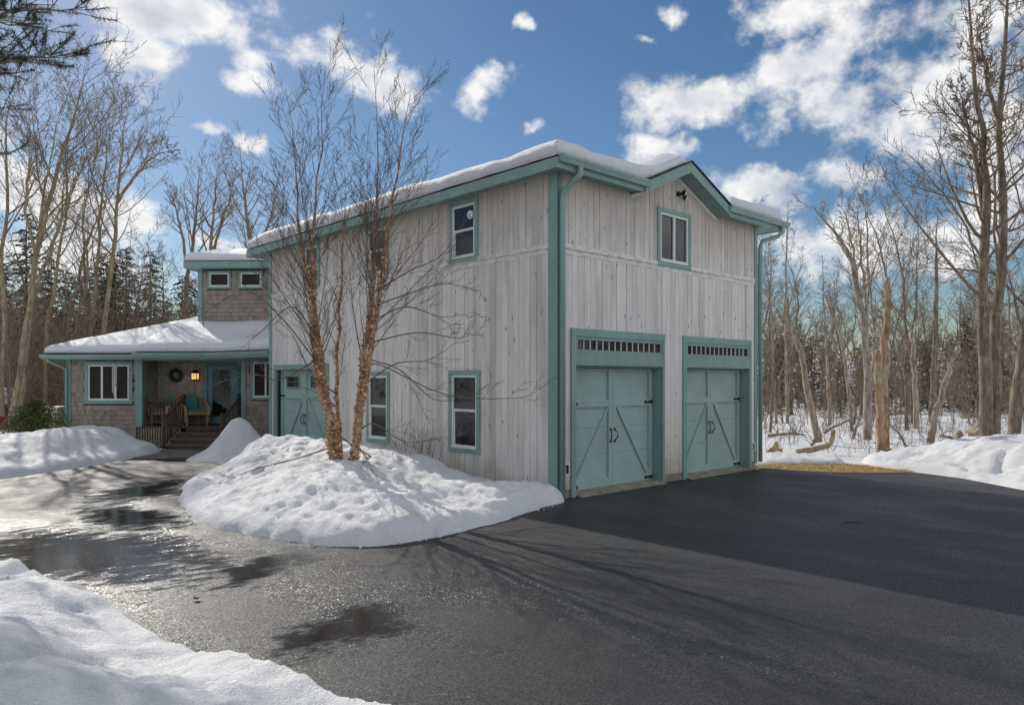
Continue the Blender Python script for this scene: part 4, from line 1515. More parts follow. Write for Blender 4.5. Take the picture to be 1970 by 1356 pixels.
def tree(name, label, stems, cfg, seed, mats, cat='tree', group=None, base=None, wob=0.02):
    """stems: list of (control points, radius); parts: one trunk per stem, branches together"""
    rng = random.Random(seed)
    b = Vector(base if base is not None else stems[0][0][0])
    t = thing(name, label, cat, b, group)
    tw = MB()
    fat = {'dead_tree': 0.72, 'hardwood_tree': 0.70, 'snag': 0.92, 'birch_tree': 0.86}.get(name, 1.0)
    for ctrl, r in stems:
        r = r * fat
        tr = MB()
        path = resample(ctrl, 16, wob, rng)
        each = []
        limb((tr, tw, each) if cfg.n[0] <= 12 else (tr, tw), None, None, 0, r, 0, cfg, rng, path)
        to = tr.build('trunk', mats[0], t, smooth=True)
        for q in each:
            q.build('branch', mats[1], to)
    if tw.v:
        tw.build('branches', mats[1], t)
    return t


# --- the river birch clump on the mound
BD = 11.75
BCFG = Cfg(n=(34, 7, 4), ratio=(0.29, 0.46, 0.5), ang=(36, 31, 32), wob=(0, 0.05, 0.08, 0.1), trop=(0, 0.045, 0.04, 0.02), start=(0.27, 0.15, 0.2), sides=(9, 5, 3, 3),
           seg=(16, 9, 6, 3), rmin=0.0023, rr=0.22, tip=0.1)


def bp(*pts):
    return [P(x, y, BD + dz) for x, y, dz in pts]


tree('birch_tree', 'leaning double-stemmed river birch, left of the peeling birch group', [
    (bp((642, 895, 0), (628, 800, 0), (612, 715, .02), (603, 640, .05), (597, 560, .05), (588, 500, .05), (574, 420, .1), (568, 320, .2), (552, 170, .35)), 0.062),
    (bp((654, 897, .05), (640, 810, .05), (624, 730, .08), (611, 655, .1), (603, 560, .1), (601, 470, .1), (606, 390, 0), (616, 290, -.1), (628, 128, -.2)), 0.062)],
    BCFG, 101, ('birch', 'twig'))
tree('birch_tree', 'thin straight river birch stem in the middle of the birch group', [
    (bp((657, 893, .15), (651, 800, .15), (647, 700, .18), (653, 600, .2), (659, 500, .2), (664, 420, .2), (666, 330, .25)), 0.038)],
    Cfg(n=(14, 5, 3), ratio=(0.24, 0.5, 0.5), ang=(40, 36, 35), wob=(0, 0.06, 0.08, 0.1), trop=(0, 0.03, 0.03, 0.02), start=(0.15, 0.15, 0.2), seg=(14, 8, 5, 3), rmin=0.0032, rr=0.34, tip=0.1), 102, ('birch', 'twig'))
tree('birch_tree', 'stout double-stemmed river birch, right of the peeling birch group', [
    (bp((678, 893, -.05), (688, 800, -.05), (700, 700, 0), (712, 600, 0), (719, 510, .05), (722, 440, .1), (730, 340, .15), (722, 128, .25)), 0.066),
    (bp((682, 893, -.1), (693, 800, -.1), (707, 700, -.1), (724, 600, -.15), (735, 520, -.15), (744, 450, -.15), (757, 380, -.2), (772, 290, -.25), (790, 180, -.3)), 0.060)],
    BCFG, 103, ('birch', 'twig'))
# long low whips reaching over the wall and the snow
rng = random.Random(44)
sw = None
for bt in [o_ for o_ in COL.objects if o_.name.startswith('birch_tree')]:
    pass
birches = [o_ for o_ in COL.objects if o_.name.startswith('birch_tree')]
birches.sort(key=lambda o_: o_.name)
whips = {0: [((612, 700), (540, 610), (470, 560), (380, 610)), ((604, 640), (560, 590), (500, 640), (440, 690)), ((640, 860), (560, 885), (480, 905), (430, 930)), ((612, 690), (540, 730), (490, 720), (420, 735))],
         1: [((655, 840), (700, 870), (760, 900), (800, 905)), ((650, 760), (600, 720), (560, 640), (520, 610))],
         2: [((703, 700), (740, 705), (860, 760), (1000, 765), (1040, 745)), ((705, 690), (770, 712), (840, 770), (930, 755)), ((688, 830), (720, 815), (780, 850), (850, 840)), ((690, 860), (705, 880), (715, 905)), ((712, 620), (780, 590), (850, 610), (915, 600)), ((708, 660), (800, 640), (880, 650), (920, 640)), ((700, 740), (760, 700), (830, 690), (900, 640)), ((722, 560), (790, 520), (850, 490), (905, 410)), ((716, 590), (800, 560), (860, 545), (925, 560))]}
wcfg = Cfg(n=(8, 3), ratio=(0.28, 0.5), ang=(38, 35), wob=(0.03, 0.07, 0.1), trop=(0, 0.03, 0.02), start=(0.25, 0.2), sides=(5, 3, 3), seg=(14, 6, 4), rmin=0.003, rr=0.45, split=0)
for i, bt in enumerate(birches):
    for w_ in whips[i]:
        m = MB()
        dz = rng.uniform(-0.9, 0.2)
        ctrl = [P(x, y, BD + dz * k / (len(w_) - 1)) for k, (x, y) in enumerate(w_)]
        limb((m, m), None, None, 0, 0.012, 0, wcfg, rng, resample(ctrl, 14))
        m.build('whip_branch', 'twig', bt)
# curls of peeling bark on the stems
for i, bt in enumerate(birches):
    m = MB()
    for tr in [c for c in bt.children if c.name.startswith('trunk')]:
        off = OFF[bt]
        vs = [v.co + off for v in tr.data.vertices]
        cen = [sum((vs[k * 9 + s] for s in range(9)), Vector()) / 9 for k in range(len(vs) // 9)]
        sides = 9 if len(vs) % 9 == 0 else 8
        cen = [sum((vs[k * sides + s] for s in range(sides)), Vector()) / sides for k in range(len(vs) // sides)]
        rad = [(vs[k * sides] - cen[k]).length for k in range(len(cen))]
        for _ in range(520 if i != 1 else 150):
            f = rng.uniform(0, 0.62) ** 1.15 * (len(cen) - 1)
            k = int(f)
            c_ = cen[k].lerp(cen[k + 1], f - k)
            r_ = rad[k] * (1 - (f - k)) + rad[k + 1] * (f - k)
            a = rng.uniform(0, 6.283)
            n_ = Vector((math.cos(a), math.sin(a), rng.uniform(-.2, .3)))
            tg = Vector((-math.sin(a), math.cos(a), 0)) * rng.choice((-1, 1))
            w_, h_ = rng.uniform(.008, .028), rng.uniform(.010, .040)
            p0 = c_ + n_ * r_ * 0.97
            p1 = p0 + tg * w_ + n_ * rng.uniform(.003, .014)
            p2 = p1 + tg * w_ * 0.5 + n_ * rng.uniform(.0, .020) + UP * rng.uniform(-.02, .01)
            m.pts([p0, p0 + UP * h_, p1 + UP * h_ * .9, p1, p2 + UP * h_ * .7, p2 + UP * h_ * .15], [(0, 3, 2, 1), (3, 5, 4, 2)])
    m.build('peeling_bark', 'curl', bt, kind='stuff')

# --- thin shrub stems by the side wall
rng = random.Random(61)
for k, (yy, nst, lab) in enumerate(((2.95, 13, 'bare twiggy shrub by the wall, left of the lower right window'), (3.7, 7, 'sparse bare shrub stems in snow between the two lower windows'))):
    m = MB()
    base = Vector((-0.35, yy, 0.25))
    for _ in range(nst):
        d = Vector((rng.gauss(0, .16), rng.gauss(0, .28), 1)).normalized()
        limb((m, m), base + Vector((rng.gauss(0, .05), rng.gauss(0, .12), 0)), d, rng.uniform(.45, .9), .006, 0,
             Cfg(n=(5,), ratio=(.4,), ang=(30,), wob=(.06, .1), trop=(.02, .03), sides=(4, 3), seg=(6, 4), rmin=.0022, split=1), rng)
    t = thing('bare_shrub', lab, 'shrub', base)
    m.build('stems', 'twig', t)

# --- bare hardwoods, individually placed by where their stems stand
HCFG = Cfg(n=(17, 7, 4), ratio=(0.34, 0.46, 0.5), ang=(46, 44, 42), wob=(0, 0.09, 0.13, 0.16), trop=(0, 0.08, 0.06, 0.04), start=(0.34, 0.2, 0.15), sides=(8, 5, 3, 3), seg=(16, 8, 5, 3), rmin=0.0065, rr=0.42, tip=0.2)


def tp(depth, *pts, dz=0.0):
    n = len(pts) - 1
    return [P(x, y, depth + dz * k / n) for k, (x, y) in enumerate(pts)]


left_trees = [
    (26, 'tall forked grey tree leaning right at the left edge of the woods', [((38, 800), (52, 640), (72, 480), (112, 330), (140, 230), (172, 108)), ((60, 580), (100, 470), (130, 390), (150, 330), (200, 250))], .12),
    (25, 'tall grey tree with twin stems close to the left picture edge', [((22, 800), (42, 690), (64, 560), (76, 450), (90, 330), (120, 200)), ((70, 500), (50, 400), (60, 300), (40, 190))], .105),
    (29, 'slim straight tree directly behind the low house roof, left', [((86, 780), (92, 640), (110, 520), (130, 400), (128, 300), (150, 190))], .085),
    (31, 'slender straight tree rising between forked trees behind the house', [((160, 780), (178, 600), (190, 480), (197, 380), (205, 290), (215, 210))], .09),
    (30, 'tall spreading tree above the house roof, left of the tower', [((185, 780), (205, 600), (218, 470), (226, 380), (236, 290), (243, 185)), ((226, 390), (258, 340), (300, 300), (330, 290))], .115),
    (27, 'pale leaning stem at the far left edge behind the shrub', [((4, 800), (8, 640), (2, 500), (16, 380), (10, 240), (40, 160))], .10),
    (44, 'distant bushy-topped tree left of the tower roof', [((350, 720), (358, 560), (372, 470), (378, 400), (384, 325)), ((362, 520), (345, 430), (330, 370))], .16),
    (44, 'distant fan-shaped tree just behind the tower roof', [((402, 720), (408, 560), (406, 470), (412, 400), (418, 330)), ((406, 500), (430, 420), (455, 340))], .16),
    (40, 'grey tree standing behind the far end of the garage roof', [((500, 720), (496, 560), (480, 450), (470, 370), (462, 300)), ((488, 500), (520, 420), (540, 330))], .15),
    (34, 'thin leaning tree crossing behind the house roof', [((120, 780), (150, 620), (170, 520), (160, 420), (185, 300), (180, 230))], .075)]
for i, (dep, lab, st, r_) in enumerate(left_trees):
    stems = [(tp(dep, *s, dz=(-1.5 if k else 0.5)), r_ if k == 0 else r_ * .6) for k, s in enumerate(st)]
    tree('bare_tree', lab, stems, HCFG, 200 + i, ('bark', 'branch'), base=stems[0][0][0], wob=0.03)

# big double tree at the right edge
BIG = Cfg(n=(26, 11, 8), ratio=(0.26, 0.42, 0.40), ang=(62, 48, 46), wob=(0, 0.09, 0.12, 0.16), trop=(0, 0.05, 0.05, 0.05), start=(0.25, 0.2, 0.15), sides=(10, 6, 3, 3), seg=(16, 9, 6, 3), rmin=0.0058, rr=0.34, tip=0.15)
D_ = 17.5
tree('hardwood_tree', 'large rugged twin-trunked tree at the right edge of picture', [
    (tp(D_, (1900, 875), (1898, 760), (1896, 620), (1893, 500), (1897, 400), (1893, 300), (1882, 200), (1868, 60), (1850, -120)), .215),
    (tp(D_ + .3, (1912, 875), (1915, 740), (1918, 610), (1928, 500), (1928, 380), (1922, 260), (1930, 120), (1940, -20), (1945, -160)), .20),
    (tp(D_ + .1, (1893, 420), (1880, 320), (1862, 240), (1840, 165)), .10),
    (tp(D_ + .3, (1924, 230), (1905, 180), (1893, 120), (1880, 40)), .085)],
    BIG, 301, ('barkd', 'branch'))
tree('bare_tree', 'leaning thick dark trunk cut by the right picture edge', [(tp(18.5, (1947, 880), (1955, 780), (1968, 660), (1985, 540), (1995, 300), (2010, 60)), .16)], HCFG, 302, ('barkd', 'branch'))

# dead standing timber in the swamp
STUB = Cfg(n=(26, 3), ratio=(0.07, 0.4), ang=(78, 45), wob=(0, 0.10, 0.15), trop=(0, -0.03, 0.02), start=(0.35, 0.3), sides=(7, 4, 3), seg=(16, 4, 3), rmin=0.007, rr=0.22, tip=0.25)
BROK = Cfg(n=(7, 3), ratio=(0.16, 0.4), ang=(70, 45), wob=(0, 0.12, 0.15), trop=(0, 0.02, 0.02), start=(0.3, 0.3), sides=(9, 4, 3), seg=(16, 5, 3), rmin=0.008, rr=0.22, broken=1)
DEADL = Cfg(n=(12, 6, 3), ratio=(0.22, 0.45, 0.45), ang=(42, 40, 40), wob=(0, 0.08, 0.12, 0.15), trop=(0, 0.05, 0.03, 0.02), start=(0.4, 0.25, 0.2), sides=(8, 5, 3, 3), seg=(16, 7, 4, 3), rmin=0.007, rr=0.36, tip=0.2)
tree('dead_tree', 'bleached dead tree with several upswept limbs in the swamp', [
    (tp(23, (1668, 846), (1670, 740), (1664, 640), (1650, 560), (1632, 490), (1600, 440), (1562, 395)), .19),
    (tp(23, (1664, 660), (1650, 560), (1640, 470), (1618, 385)), .085),
    (tp(23, (1670, 690), (1662, 560), (1655, 460), (1650, 385)), .08),
    (tp(23.3, (1674, 760), (1682, 640), (1672, 540), (1668, 430), (1666, 390)), .075)], DEADL, 310, ('dead', 'dead'))
tree('dead_tree', 'pale dead tree leaning steeply left, nearest beside the garage', [(tp(22.5, (1575, 850), (1560, 780), (1543, 690), (1526, 640), (1497, 605)), .15)], BROK, 311, ('dead', 'dead'))
tree('dead_tree', 'bare dead spike with short stubs, second right of the garage', [(tp(31, (1515, 815), (1512, 700), (1512, 560), (1515, 460), (1516, 385)), .10)], STUB, 312, ('dead', 'barkd'))
tree('dead_tree', 'thin dead spike nearest the garage downspout', [(tp(31, (1494, 815), (1488, 700), (1484, 580), (1481, 450)), .085)], STUB, 313, ('dead', 'barkd'))
tree('dead_tree', 'slim dead spike with a bare tip left of the limbed dead tree', [(tp(30, (1597, 818), (1592, 700), (1587, 600), (1581, 490)), .10)], STUB, 314, ('dead', 'barkd'))
tree('snag', 'short broken reddish snag nearest the birdhouse', [(tp(17.9, (1696, 884), (1694, 800), (1690, 730), (1688, 672)), .118)], Cfg(n=(4,), ratio=(.1,), ang=(60,), wob=(0, .1), trop=(0, 0), start=(.4,), sides=(12, 4), seg=(16, 4), rr=.2, rmin=.008, broken=1), 315, ('snag', 'snag'))
tree('snag', 'tall broken ochre snag rising behind the short one', [(tp(18.6, (1701, 878), (1700, 780), (1702, 680), (1708, 600), (1707, 533)), .125)], Cfg(n=(6, 2), ratio=(.09, .4), ang=(65, 40), wob=(0, .1, .1), trop=(0, 0, 0), start=(.3, .3), sides=(12, 4, 3), seg=(16, 4, 3), rr=.2, rmin=.008, broken=1), 316, ('snag', 'snag'))
tree('dead_tree', 'short broken dead trunk right of the snags', [(tp(26, (1764, 824), (1761, 740), (1756, 690), (1755, 634)), .135)], BROK, 317, ('dead', 'dead'))
tree('dead_tree', 'stout dead trunk leaning right behind the fence post', [(tp(22.5, (1789, 852), (1800, 800), (1815, 750), (1833, 692)), .15)], BROK, 318, ('dead', 'dead'))
tree('dead_tree', 'tall dark dead conifer with stubs, centre of right woods', [(tp(29, (1793, 812), (1796, 720), (1800, 600), (1802, 500), (1803, 412)), .185)], STUB, 319, ('barkd', 'barkd'))
tree('dead_tree', 'mossy leaning trunk just behind the leaning dead tree', [(tp(27, (1640, 830), (1632, 740), (1620, 660), (1600, 600), (1585, 560)), .09)], BROK, 320, ('dead', 'dead'))

LANDMARKS = {0: [(-400, 'near the left picture edge'), (40, 'left of the house corner'), (130, 'above the left end of the house roof'), (260, 'above the house roof left of the tower'), (382, 'behind the tower'), (515, 'behind the garage roof')],
             1: [(1400, 'beside the garage corner'), (1530, 'by the leaning dead tree'), (1600, 'left of the limbed dead tree'), (1680, 'behind the snags'), (1735, 'by the broken dead trunk'), (1785, 'behind the leaning stout trunk'), (1850, 'left of the big twin-trunked tree'), (1925, 'right of the big twin-trunked tree')]}


def where(side, px, dep, near, far):
    spot = [t for x, t in LANDMARKS[side] if x <= px][-1]
    return ('nearer ' if dep < near else 'far-off ' if dep > far else 'mid-distance '), spot


# --- shared-mesh woods: five kinds of bare tree
kinds = []
for k in range(5):
    rng = random.Random(400 + k)
    hgt = 11.5 + k * 0.6
    ctrl = [Vector((0, 0, 0)), Vector((rng.gauss(0, .25), rng.gauss(0, .25), hgt * .33)), Vector((rng.gauss(0, .5), rng.gauss(0, .5), hgt * .66)), Vector((rng.gauss(0, .8), rng.gauss(0, .8), hgt))]
    kinds.append((ctrl, 0.11 + 0.015 * k))
WCFG = Cfg(n=(20, 7, 4), ratio=(0.30, 0.45, 0.5), ang=(44, 44, 42), wob=(0, 0.09, 0.13, 0.16), trop=(0, 0.08, 0.06, 0.04), start=(0.28, 0.2, 0.15), sides=(6, 4, 3, 3), seg=(16, 6, 4, 2), rmin=0.008, rr=0.40, tip=0.2)
rng = random.Random(77)


def blocked(p, clear=0.0):
    """keep woods off the drive, the buildings and the yard"""
    x, y = np.array([p.x]), np.array([p.y])
    return sdf(x, y, ASPH)[0] > -2.5 - clear or (-6 < p.x < 13 and -3 < p.y < 24 and not (p.x > 10 and p.y < 12))


protos = []
for side, dlo, dhi, plo, phi, cnt, lab, grp in (
        (0, 32, 60, -140, 640, 34, 'slender bare tree in the woods behind the house', 'bare trees behind the house'),
        (1, 27, 62, 1462, 2120, 60, 'slender bare tree in the snowy woods right of the garage', 'bare trees right of the garage')):
    srcs = []
    n_ = 0
    while n_ < cnt:
        dep = dlo + (dhi - dlo) * rng.random() ** 0.8
        px = rng.uniform(plo, phi)
        p = C((px - CXP) / FPX * dep, dep, -0.15)
        if blocked(p):
            continue
        k = n_ % 5
        row, spot = where(side, px, dep, dlo + (dhi - dlo) * .33, dlo + (dhi - dlo) * .66)
        lab = row + 'slender bare tree in the woods ' + spot
        s = (rng.uniform(0.50, 0.88) if side == 0 else rng.uniform(0.42, 0.80)) 
        if n_ < 5:
            ctrl, r_ = kinds[k]
            r_ *= 1.0 if side == 0 else 0.72
            c2 = [q + p for q in ctrl]
            o = tree('bare_tree', lab, [(c2, r_)], WCFG, 430 + k + 10 * side, ('bark' if k % 2 and side == 0 else 'barkd', 'branch'), group=grp, base=p, wob=0.04)
            o.scale = (s, s, s)
            srcs.append(o)
        else:
            copy_tree(srcs[k], p, rng.uniform(0, 6.28), s, label=lab, lean=(rng.gauss(0, .05), rng.gauss(0, .05)))
        n_ += 1


# --- conifers
def conifer(seed, hgt, name, label, base, group=None):
    rng = random.Random(seed)
    t = thing(name, label, 'tree', base, group)
    b = Vector(base)
    MB().tube([b, b + UP * hgt * .5, b + UP * hgt], [hgt * .014, hgt * .009, .008], 6).build('trunk', 'barkd', t)
    m = MB()
    nb = int(hgt * 17)
    for i in range(nb):
        f = (i + rng.random()) / nb
        z = hgt * (0.06 + 0.93 * f)
        L = hgt * 0.20 * (1 - f) ** 0.6 * rng.uniform(.35, 1.2) + .25
        a = rng.uniform(0, 6.283)
        d = Vector((math.cos(a), math.sin(a), rng.uniform(-.25, .25)))
        sgn = Vector((-math.sin(a), math.cos(a), 0))
        p0 = b + UP * z
        n = max(4, int(L * 15))
        for j in range(n):
            g_ = (j + rng.random()) / n
            q = p0 + d * L * g_ - UP * (0.22 * L * g_ * g_)
            for _ in range(2):
                l = rng.uniform(.10, .26) * (1.15 - .5 * g_)
                dd = (d * rng.uniform(.2, 1) + sgn * rng.uniform(-1, 1) + UP * rng.uniform(-.5, .35)).normalized() * l
                w = dd.cross(Vector((rng.gauss(0, 1), rng.gauss(0, 1), rng.gauss(0, 1)))).normalized() * rng.uniform(.028, .055)
                m.pts([q - w * .4, q + dd * .5 + w, q + dd, q + dd * .5 - w], [(0, 1, 2, 3)])
    m.build('crown', 'needle', t)
    return t


csrc = []
rng = random.Random(91)
cn = 0
for side, dlo, dhi, plo, phi, cnt, slo, shi, lab, grp in (
        (0, 36, 54, -120, 520, 42, 0.68, 1.08, 'dark conifer in the woods behind the house', 'conifers behind the house'),
        (1, 38, 58, 1440, 2150, 40, 0.34, 0.62, 'dark conifer deep in the woods right of the garage', 'conifers right of the garage')):
    src = []
    k_ = 0
    while k_ < cnt:
        dep = rng.uniform(dlo, dhi)
        px = plo + (phi - plo) * (k_ + rng.random()) / cnt
        p = C((px - CXP) / FPX * dep, dep, -0.2)
        s = rng.uniform(slo, shi)
        row, spot = where(side, px, dep, dlo + (dhi - dlo) * .33, dlo + (dhi - dlo) * .66)
        lab = row + ('tall ' if s > (slo + shi) / 2 else 'short ') + 'dark conifer in the woods ' + spot
        if k_ < 3:
            o = conifer(500 + k_ + side * 5, 8.5 + k_, 'conifer_tree', lab, p, grp)
            src.append(o)
            o.scale = (s, s, s)
        else:
            copy_tree(src[k_ % 3], p, rng.uniform(0, 6.28), s, label=lab)
        k_ += 1


# --- undergrowth that reads as one brown mass, and the far woods all round
def thicket(name, label, spots, seed, cfg, mat, hlo, hhi, r0):
    rng = random.Random(seed)
    m = MB()
    for p in spots:
        d = Vector((rng.gauss(0, .18), rng.gauss(0, .18), 1)).normalized()
        limb((m, m), p, d, rng.uniform(hlo, hhi), rng.uniform(.6, 1.3) * r0, 0, cfg, rng)
    o = m.build(name, mat, kind='stuff')
    return tag(o, label, 'undergrowth')


TCFG = Cfg(n=(12, 6), ratio=(0.34, 0.45), ang=(48, 42), wob=(0.06, 0.12, 0.16), trop=(0.01, 0.05, 0.04), start=(0.12, 0.15), sides=(4, 3, 3), seg=(7, 4, 3), rmin=0.006, rr=0.5)
rng = random.Random(123)
sp = []
while len(sp) < 640:
    dep = rng.uniform(27, 50)
    p = C((rng.uniform(-120, 540) - CXP) / FPX * dep, dep, -0.15)
    if not blocked(p, 0.0):
        sp.append(p)
thicket('undergrowth', 'tangled brown undergrowth of saplings behind the house', sp, 1, TCFG, 'sapling', 2.2, 6.8, .018)
sp = []
while len(sp) < 400:
    dep = 26 + 36 * rng.random() ** 0.7
    p = C((rng.uniform(1450, 2120) - CXP) / FPX * dep, dep, -0.15)
    if not blocked(p, 1.5):
        sp.append(p)
thicket('undergrowth', 'tangled brown undergrowth of saplings in the right woods', sp, 2, TCFG, 'sapling', 1.2, 4.4, .015)
FCFG = Cfg(n=(15, 6), ratio=(0.33, 0.5), ang=(46, 42), wob=(0.03, 0.10, 0.15), trop=(0.01, 0.06, 0.05), start=(0.2, 0.15), sides=(4, 3, 3), seg=(8, 5, 3), rmin=0.022, rr=0.5)
sp = []
rng = random.Random(321)
for i in range(620):
    a = rng.uniform(0, 6.283)
    d = rng.uniform(62, 105)
    sp.append(Vector((math.cos(a) * d, math.sin(a) * d, 0.0)))
thicket('far_woods', 'far band of bare woods closing off the horizon', sp, 3, FCFG, 'branch', 7.5, 12.5, .11)
m = MB()
rng = random.Random(322)
for i in range(420):
    a = rng.uniform(0, 6.283)
    d = rng.uniform(58, 110)
    p = Vector((math.cos(a) * d, math.sin(a) * d, 0))
    h = rng.uniform(4, 8.0)
    for j in range(46):
        f = rng.random()
        z = h * (0.04 + 0.96 * f)
        L = h * .22 * (1 - f) ** .8 + .3
        b_ = rng.uniform(0, 6.283)
        q = p + UP * z + Vector((math.cos(b_), math.sin(b_), 0)) * L * rng.uniform(.1, .9)
        dd = Vector((math.cos(b_), math.sin(b_), rng.uniform(-.6, .2))) * rng.uniform(.5, 1.3)
        w = Vector((-math.sin(b_), math.cos(b_), rng.uniform(-.4, .4))) * rng.uniform(.2, .45)
        m.pts([q - w, q + dd * .6 - w * .4, q + dd, q + w], [(0, 1, 2, 3)])
o = m.build('far_conifers', 'needle', kind='stuff')
tag(o, 'far dark band of conifers behind the bare woods', 'woods')


# --- big white pine standing out of frame on the left: only its limbs hang into the picture
def pine():
    rng = random.Random(71)
    b = C(-10.6, 12.5, 0.0)
    t = thing('pine_tree', 'white pine whose needled limbs hang into the upper left corner', 'tree', b)
    MB().tube([b, b + UP * 5, b + UP * 11, b + UP * 15], [.26, .21, .13, .04], 10).build('trunk', 'barkd', t, smooth=True)
    mn = MB()

    def tuft(q, d):
        for _ in range(15):
            v = (d * rng.uniform(.3, 1.2) + Vector((rng.gauss(0, .6), rng.gauss(0, .6), rng.gauss(0, .5)))).normalized() * rng.uniform(.09, .15)
            w = v.cross(UP + Vector((rng.gauss(0, .5), rng.gauss(0, .5), 0))).normalized() * .0035
            mn.pts([q - w, q + w, q + v], [(0, 1, 2)])

    def bough(p0, d, L, r):
        mb = MB()
        n = 9
        dd = Vector(d).normalized()
        pts = [Vector(p0) + dd * L * i / n + UP * (0.10 * L * math.sin(math.pi * i / n)) + Vector((rng.gauss(0, .03), rng.gauss(0, .03), rng.gauss(0, .03))) for i in range(n + 1)]
        mb.tube(pts, [max(.006, r * (1 - i / n) + .005) for i in range(n + 1)], 5, cap=False)
        for k in range(int(L * 5)):
            f = rng.uniform(.30, 1.0) * n
            i = min(int(f), n - 1)
            a = pts[i].lerp(pts[i + 1], f - i)
            pv = perp(dd, rng)
            pv.z *= .35
            sd_ = (dd * .8 + pv * rng.uniform(.4, 1.1)).normalized()
            sl_ = rng.uniform(.25, .75)
            e = a + sd_ * sl_ + UP * rng.uniform(-.02, .10)
            mid = a.lerp(e, .5) + UP * rng.uniform(-.04, .04)
            mb.tube([a, mid, e], [.008, .006, .003], 3, cap=False)
            for j in range(7):
                tuft(mid.lerp(e, j / 6), sd_)
        mb.build('limb', 'barkd', t)
    for (px, py, dep), L, r in (((165, 20, 9.6), 0, .045), ((60, -30, 10.5), 0, .04), ((132, 108, 10.2), 0, .045), ((60, 140, 11.0), 0, .04), ((20, 215, 11.6), 0, .035), ((90, 60, 12.0), 0, .035), ((15, 80, 9.5), 0, .03), ((110, 15, 11.2), 0, .035), ((95, 125, 9.4), 0, .03), ((30, 20, 12.4), 0, .03), ((25, 300, 12.0), 0, .03)):
        e = P(px, py, dep)
        s = Vector((b.x, b.y, e.z - rng.uniform(.1, .7)))
        dv = e - s
        bough(s, dv, dv.length, r)
    for i in range(16):
        a = rng.uniform(0, 6.283)
        d = Vector((math.cos(a), math.sin(a), .12))
        if d.dot(Vector((RT[0], RT[1], 0))) > 0.2:
            continue
        bough(b + UP * rng.uniform(5, 14), d, rng.uniform(1.6, 3.2), .04)
    mn.build('needles', 'pine_needle', t)


pine()

# --- evergreen shrub in front of the house corner
rng = random.Random(15)
b = P(68, 838, 19.2)
b.z = 0.25
sh = thing('evergreen_shrub', 'rounded evergreen shrub in the snow left of the house', 'shrub', b)
m = MB()
for i in range(5200):
    a, c_ = rng.uniform(0, 6.283), rng.random() ** .5
    bump_ = 0.85 + .25 * math.sin(a * 3 + 1) + rng.gauss(0, .06)
    z = rng.random()
    rr = (0.80 * math.sqrt(max(.03, 1 - (z * 1.02) ** 2.6))) * bump_
    q = b + Vector((RT[0], RT[1], 0)) * math.cos(a) * rr * c_ * 1.02 + Vector((FW[0], FW[1], 0)) * math.sin(a) * rr * c_ + UP * (z * (0.98 + .12 * math.sin(a * 2)))
    d = Vector((rng.gauss(0, .7), rng.gauss(0, .7), rng.uniform(-.3, 1))).normalized() * rng.uniform(.05, .12)
    w = d.cross(Vector((rng.gauss(0, 1), rng.gauss(0, 1), rng.gauss(0, 1)))).normalized() * rng.uniform(.012, .024)
    m.pts([q, q + d * .5 + w, q + d, q + d * .5 - w], [(0, 1, 2, 3)])
m.build('foliage', 'shrub_leaf', sh)
m = MB()
for i in range(14):
    limb((m, m), b - UP * .2 + Vector((rng.gauss(0, .15), rng.gauss(0, .15), 0)), Vector((rng.gauss(0, .4), rng.gauss(0, .4), 1)).normalized(), rng.uniform(.6, 1.0), .012, 0, Cfg(n=(4,), ratio=(.4,), ang=(40,), sides=(4, 3), seg=(5, 3), start=(.3,), wob=(.1, .1), trop=(.02, .02), rmin=.004), rng)
m.build('stems', 'barkd', sh)

# ------------------------------------------------------------------ small things
# split-rail fence half buried in the snow bank
fp = C(11.35, 18.7, 0)
fn = thing('rail_fence', 'weathered split-rail fence post and rails behind the right snow bank', 'fence', fp)
fr = Frame(fp.x, fp.y, math.degrees(math.atan2(RT[1], RT[0])) - 4)
m = MB(fr)
m.box(-.085, .085, -.07, .07, -.2, .52)
m.tube([fr(0, 0, .52), fr(0, 0, .56), fr(0, 0, .60)], [.095, .085, .05], 8)
m.build('post', 'wood_grey', fn, bevel=0.012)
rng = random.Random(2)
for z, d_ in ((.30, 0.0), (.02, 0.02)):
    MB().tube([fr(-.12, d_, z), fr(.8, d_ + .02, z - .04), fr(1.7, d_, z - .09), fr(2.6, d_, z - .10)], [.05, .07, .065, .05], 6).build('rail', 'wood_grey', fn)
MB(fr).box(2.5, 2.66, -.07, .07, -.2, .46).build('post', 'wood_grey', fn, bevel=0.012)


def nest_box(name, label, p, w, h, pole, mat, ang):
    t = thing(name, label, 'birdhouse', p)
    fr = Frame(p.x, p.y, ang)
    z = p.z + pole
    MB(fr).box(-w / 2, w / 2, -w * .4, w * .4, z, z + h * .7).build('box', mat, t)
    q = MB(fr)
    for s in (-1, 1):
        poly = [(s * w * .68, z + h * .60), (s * w * .68, z + h * .66), (0, z + h * 1.06), (0, z + h)]
        q.prism_uz(poly if s > 0 else poly[::-1], -w * .55, w * .55)
    q.build('roof', 'wood_grey', t)
    g2 = MB(fr)
    g2.prism_uz([(-w / 2, z + h * .7), (w / 2, z + h * .7), (0, z + h * .99)], -w * .4, w * .4)
    g2.build('gable', mat, t)
    c_ = Vector(fr(0, -w * .4 - .002, z + h * .42))
    n_ = Vector((fr.v[0], fr.v[1], 0)) * .004
    MB().tube([c_ - n_, c_ + n_], w * .12, 10).build('hole', 'sheath', t)
    MB().tube([p - UP * .2, Vector(fr(0, 0, z))], .018, 6).build('stake', 'wood_grey', t)


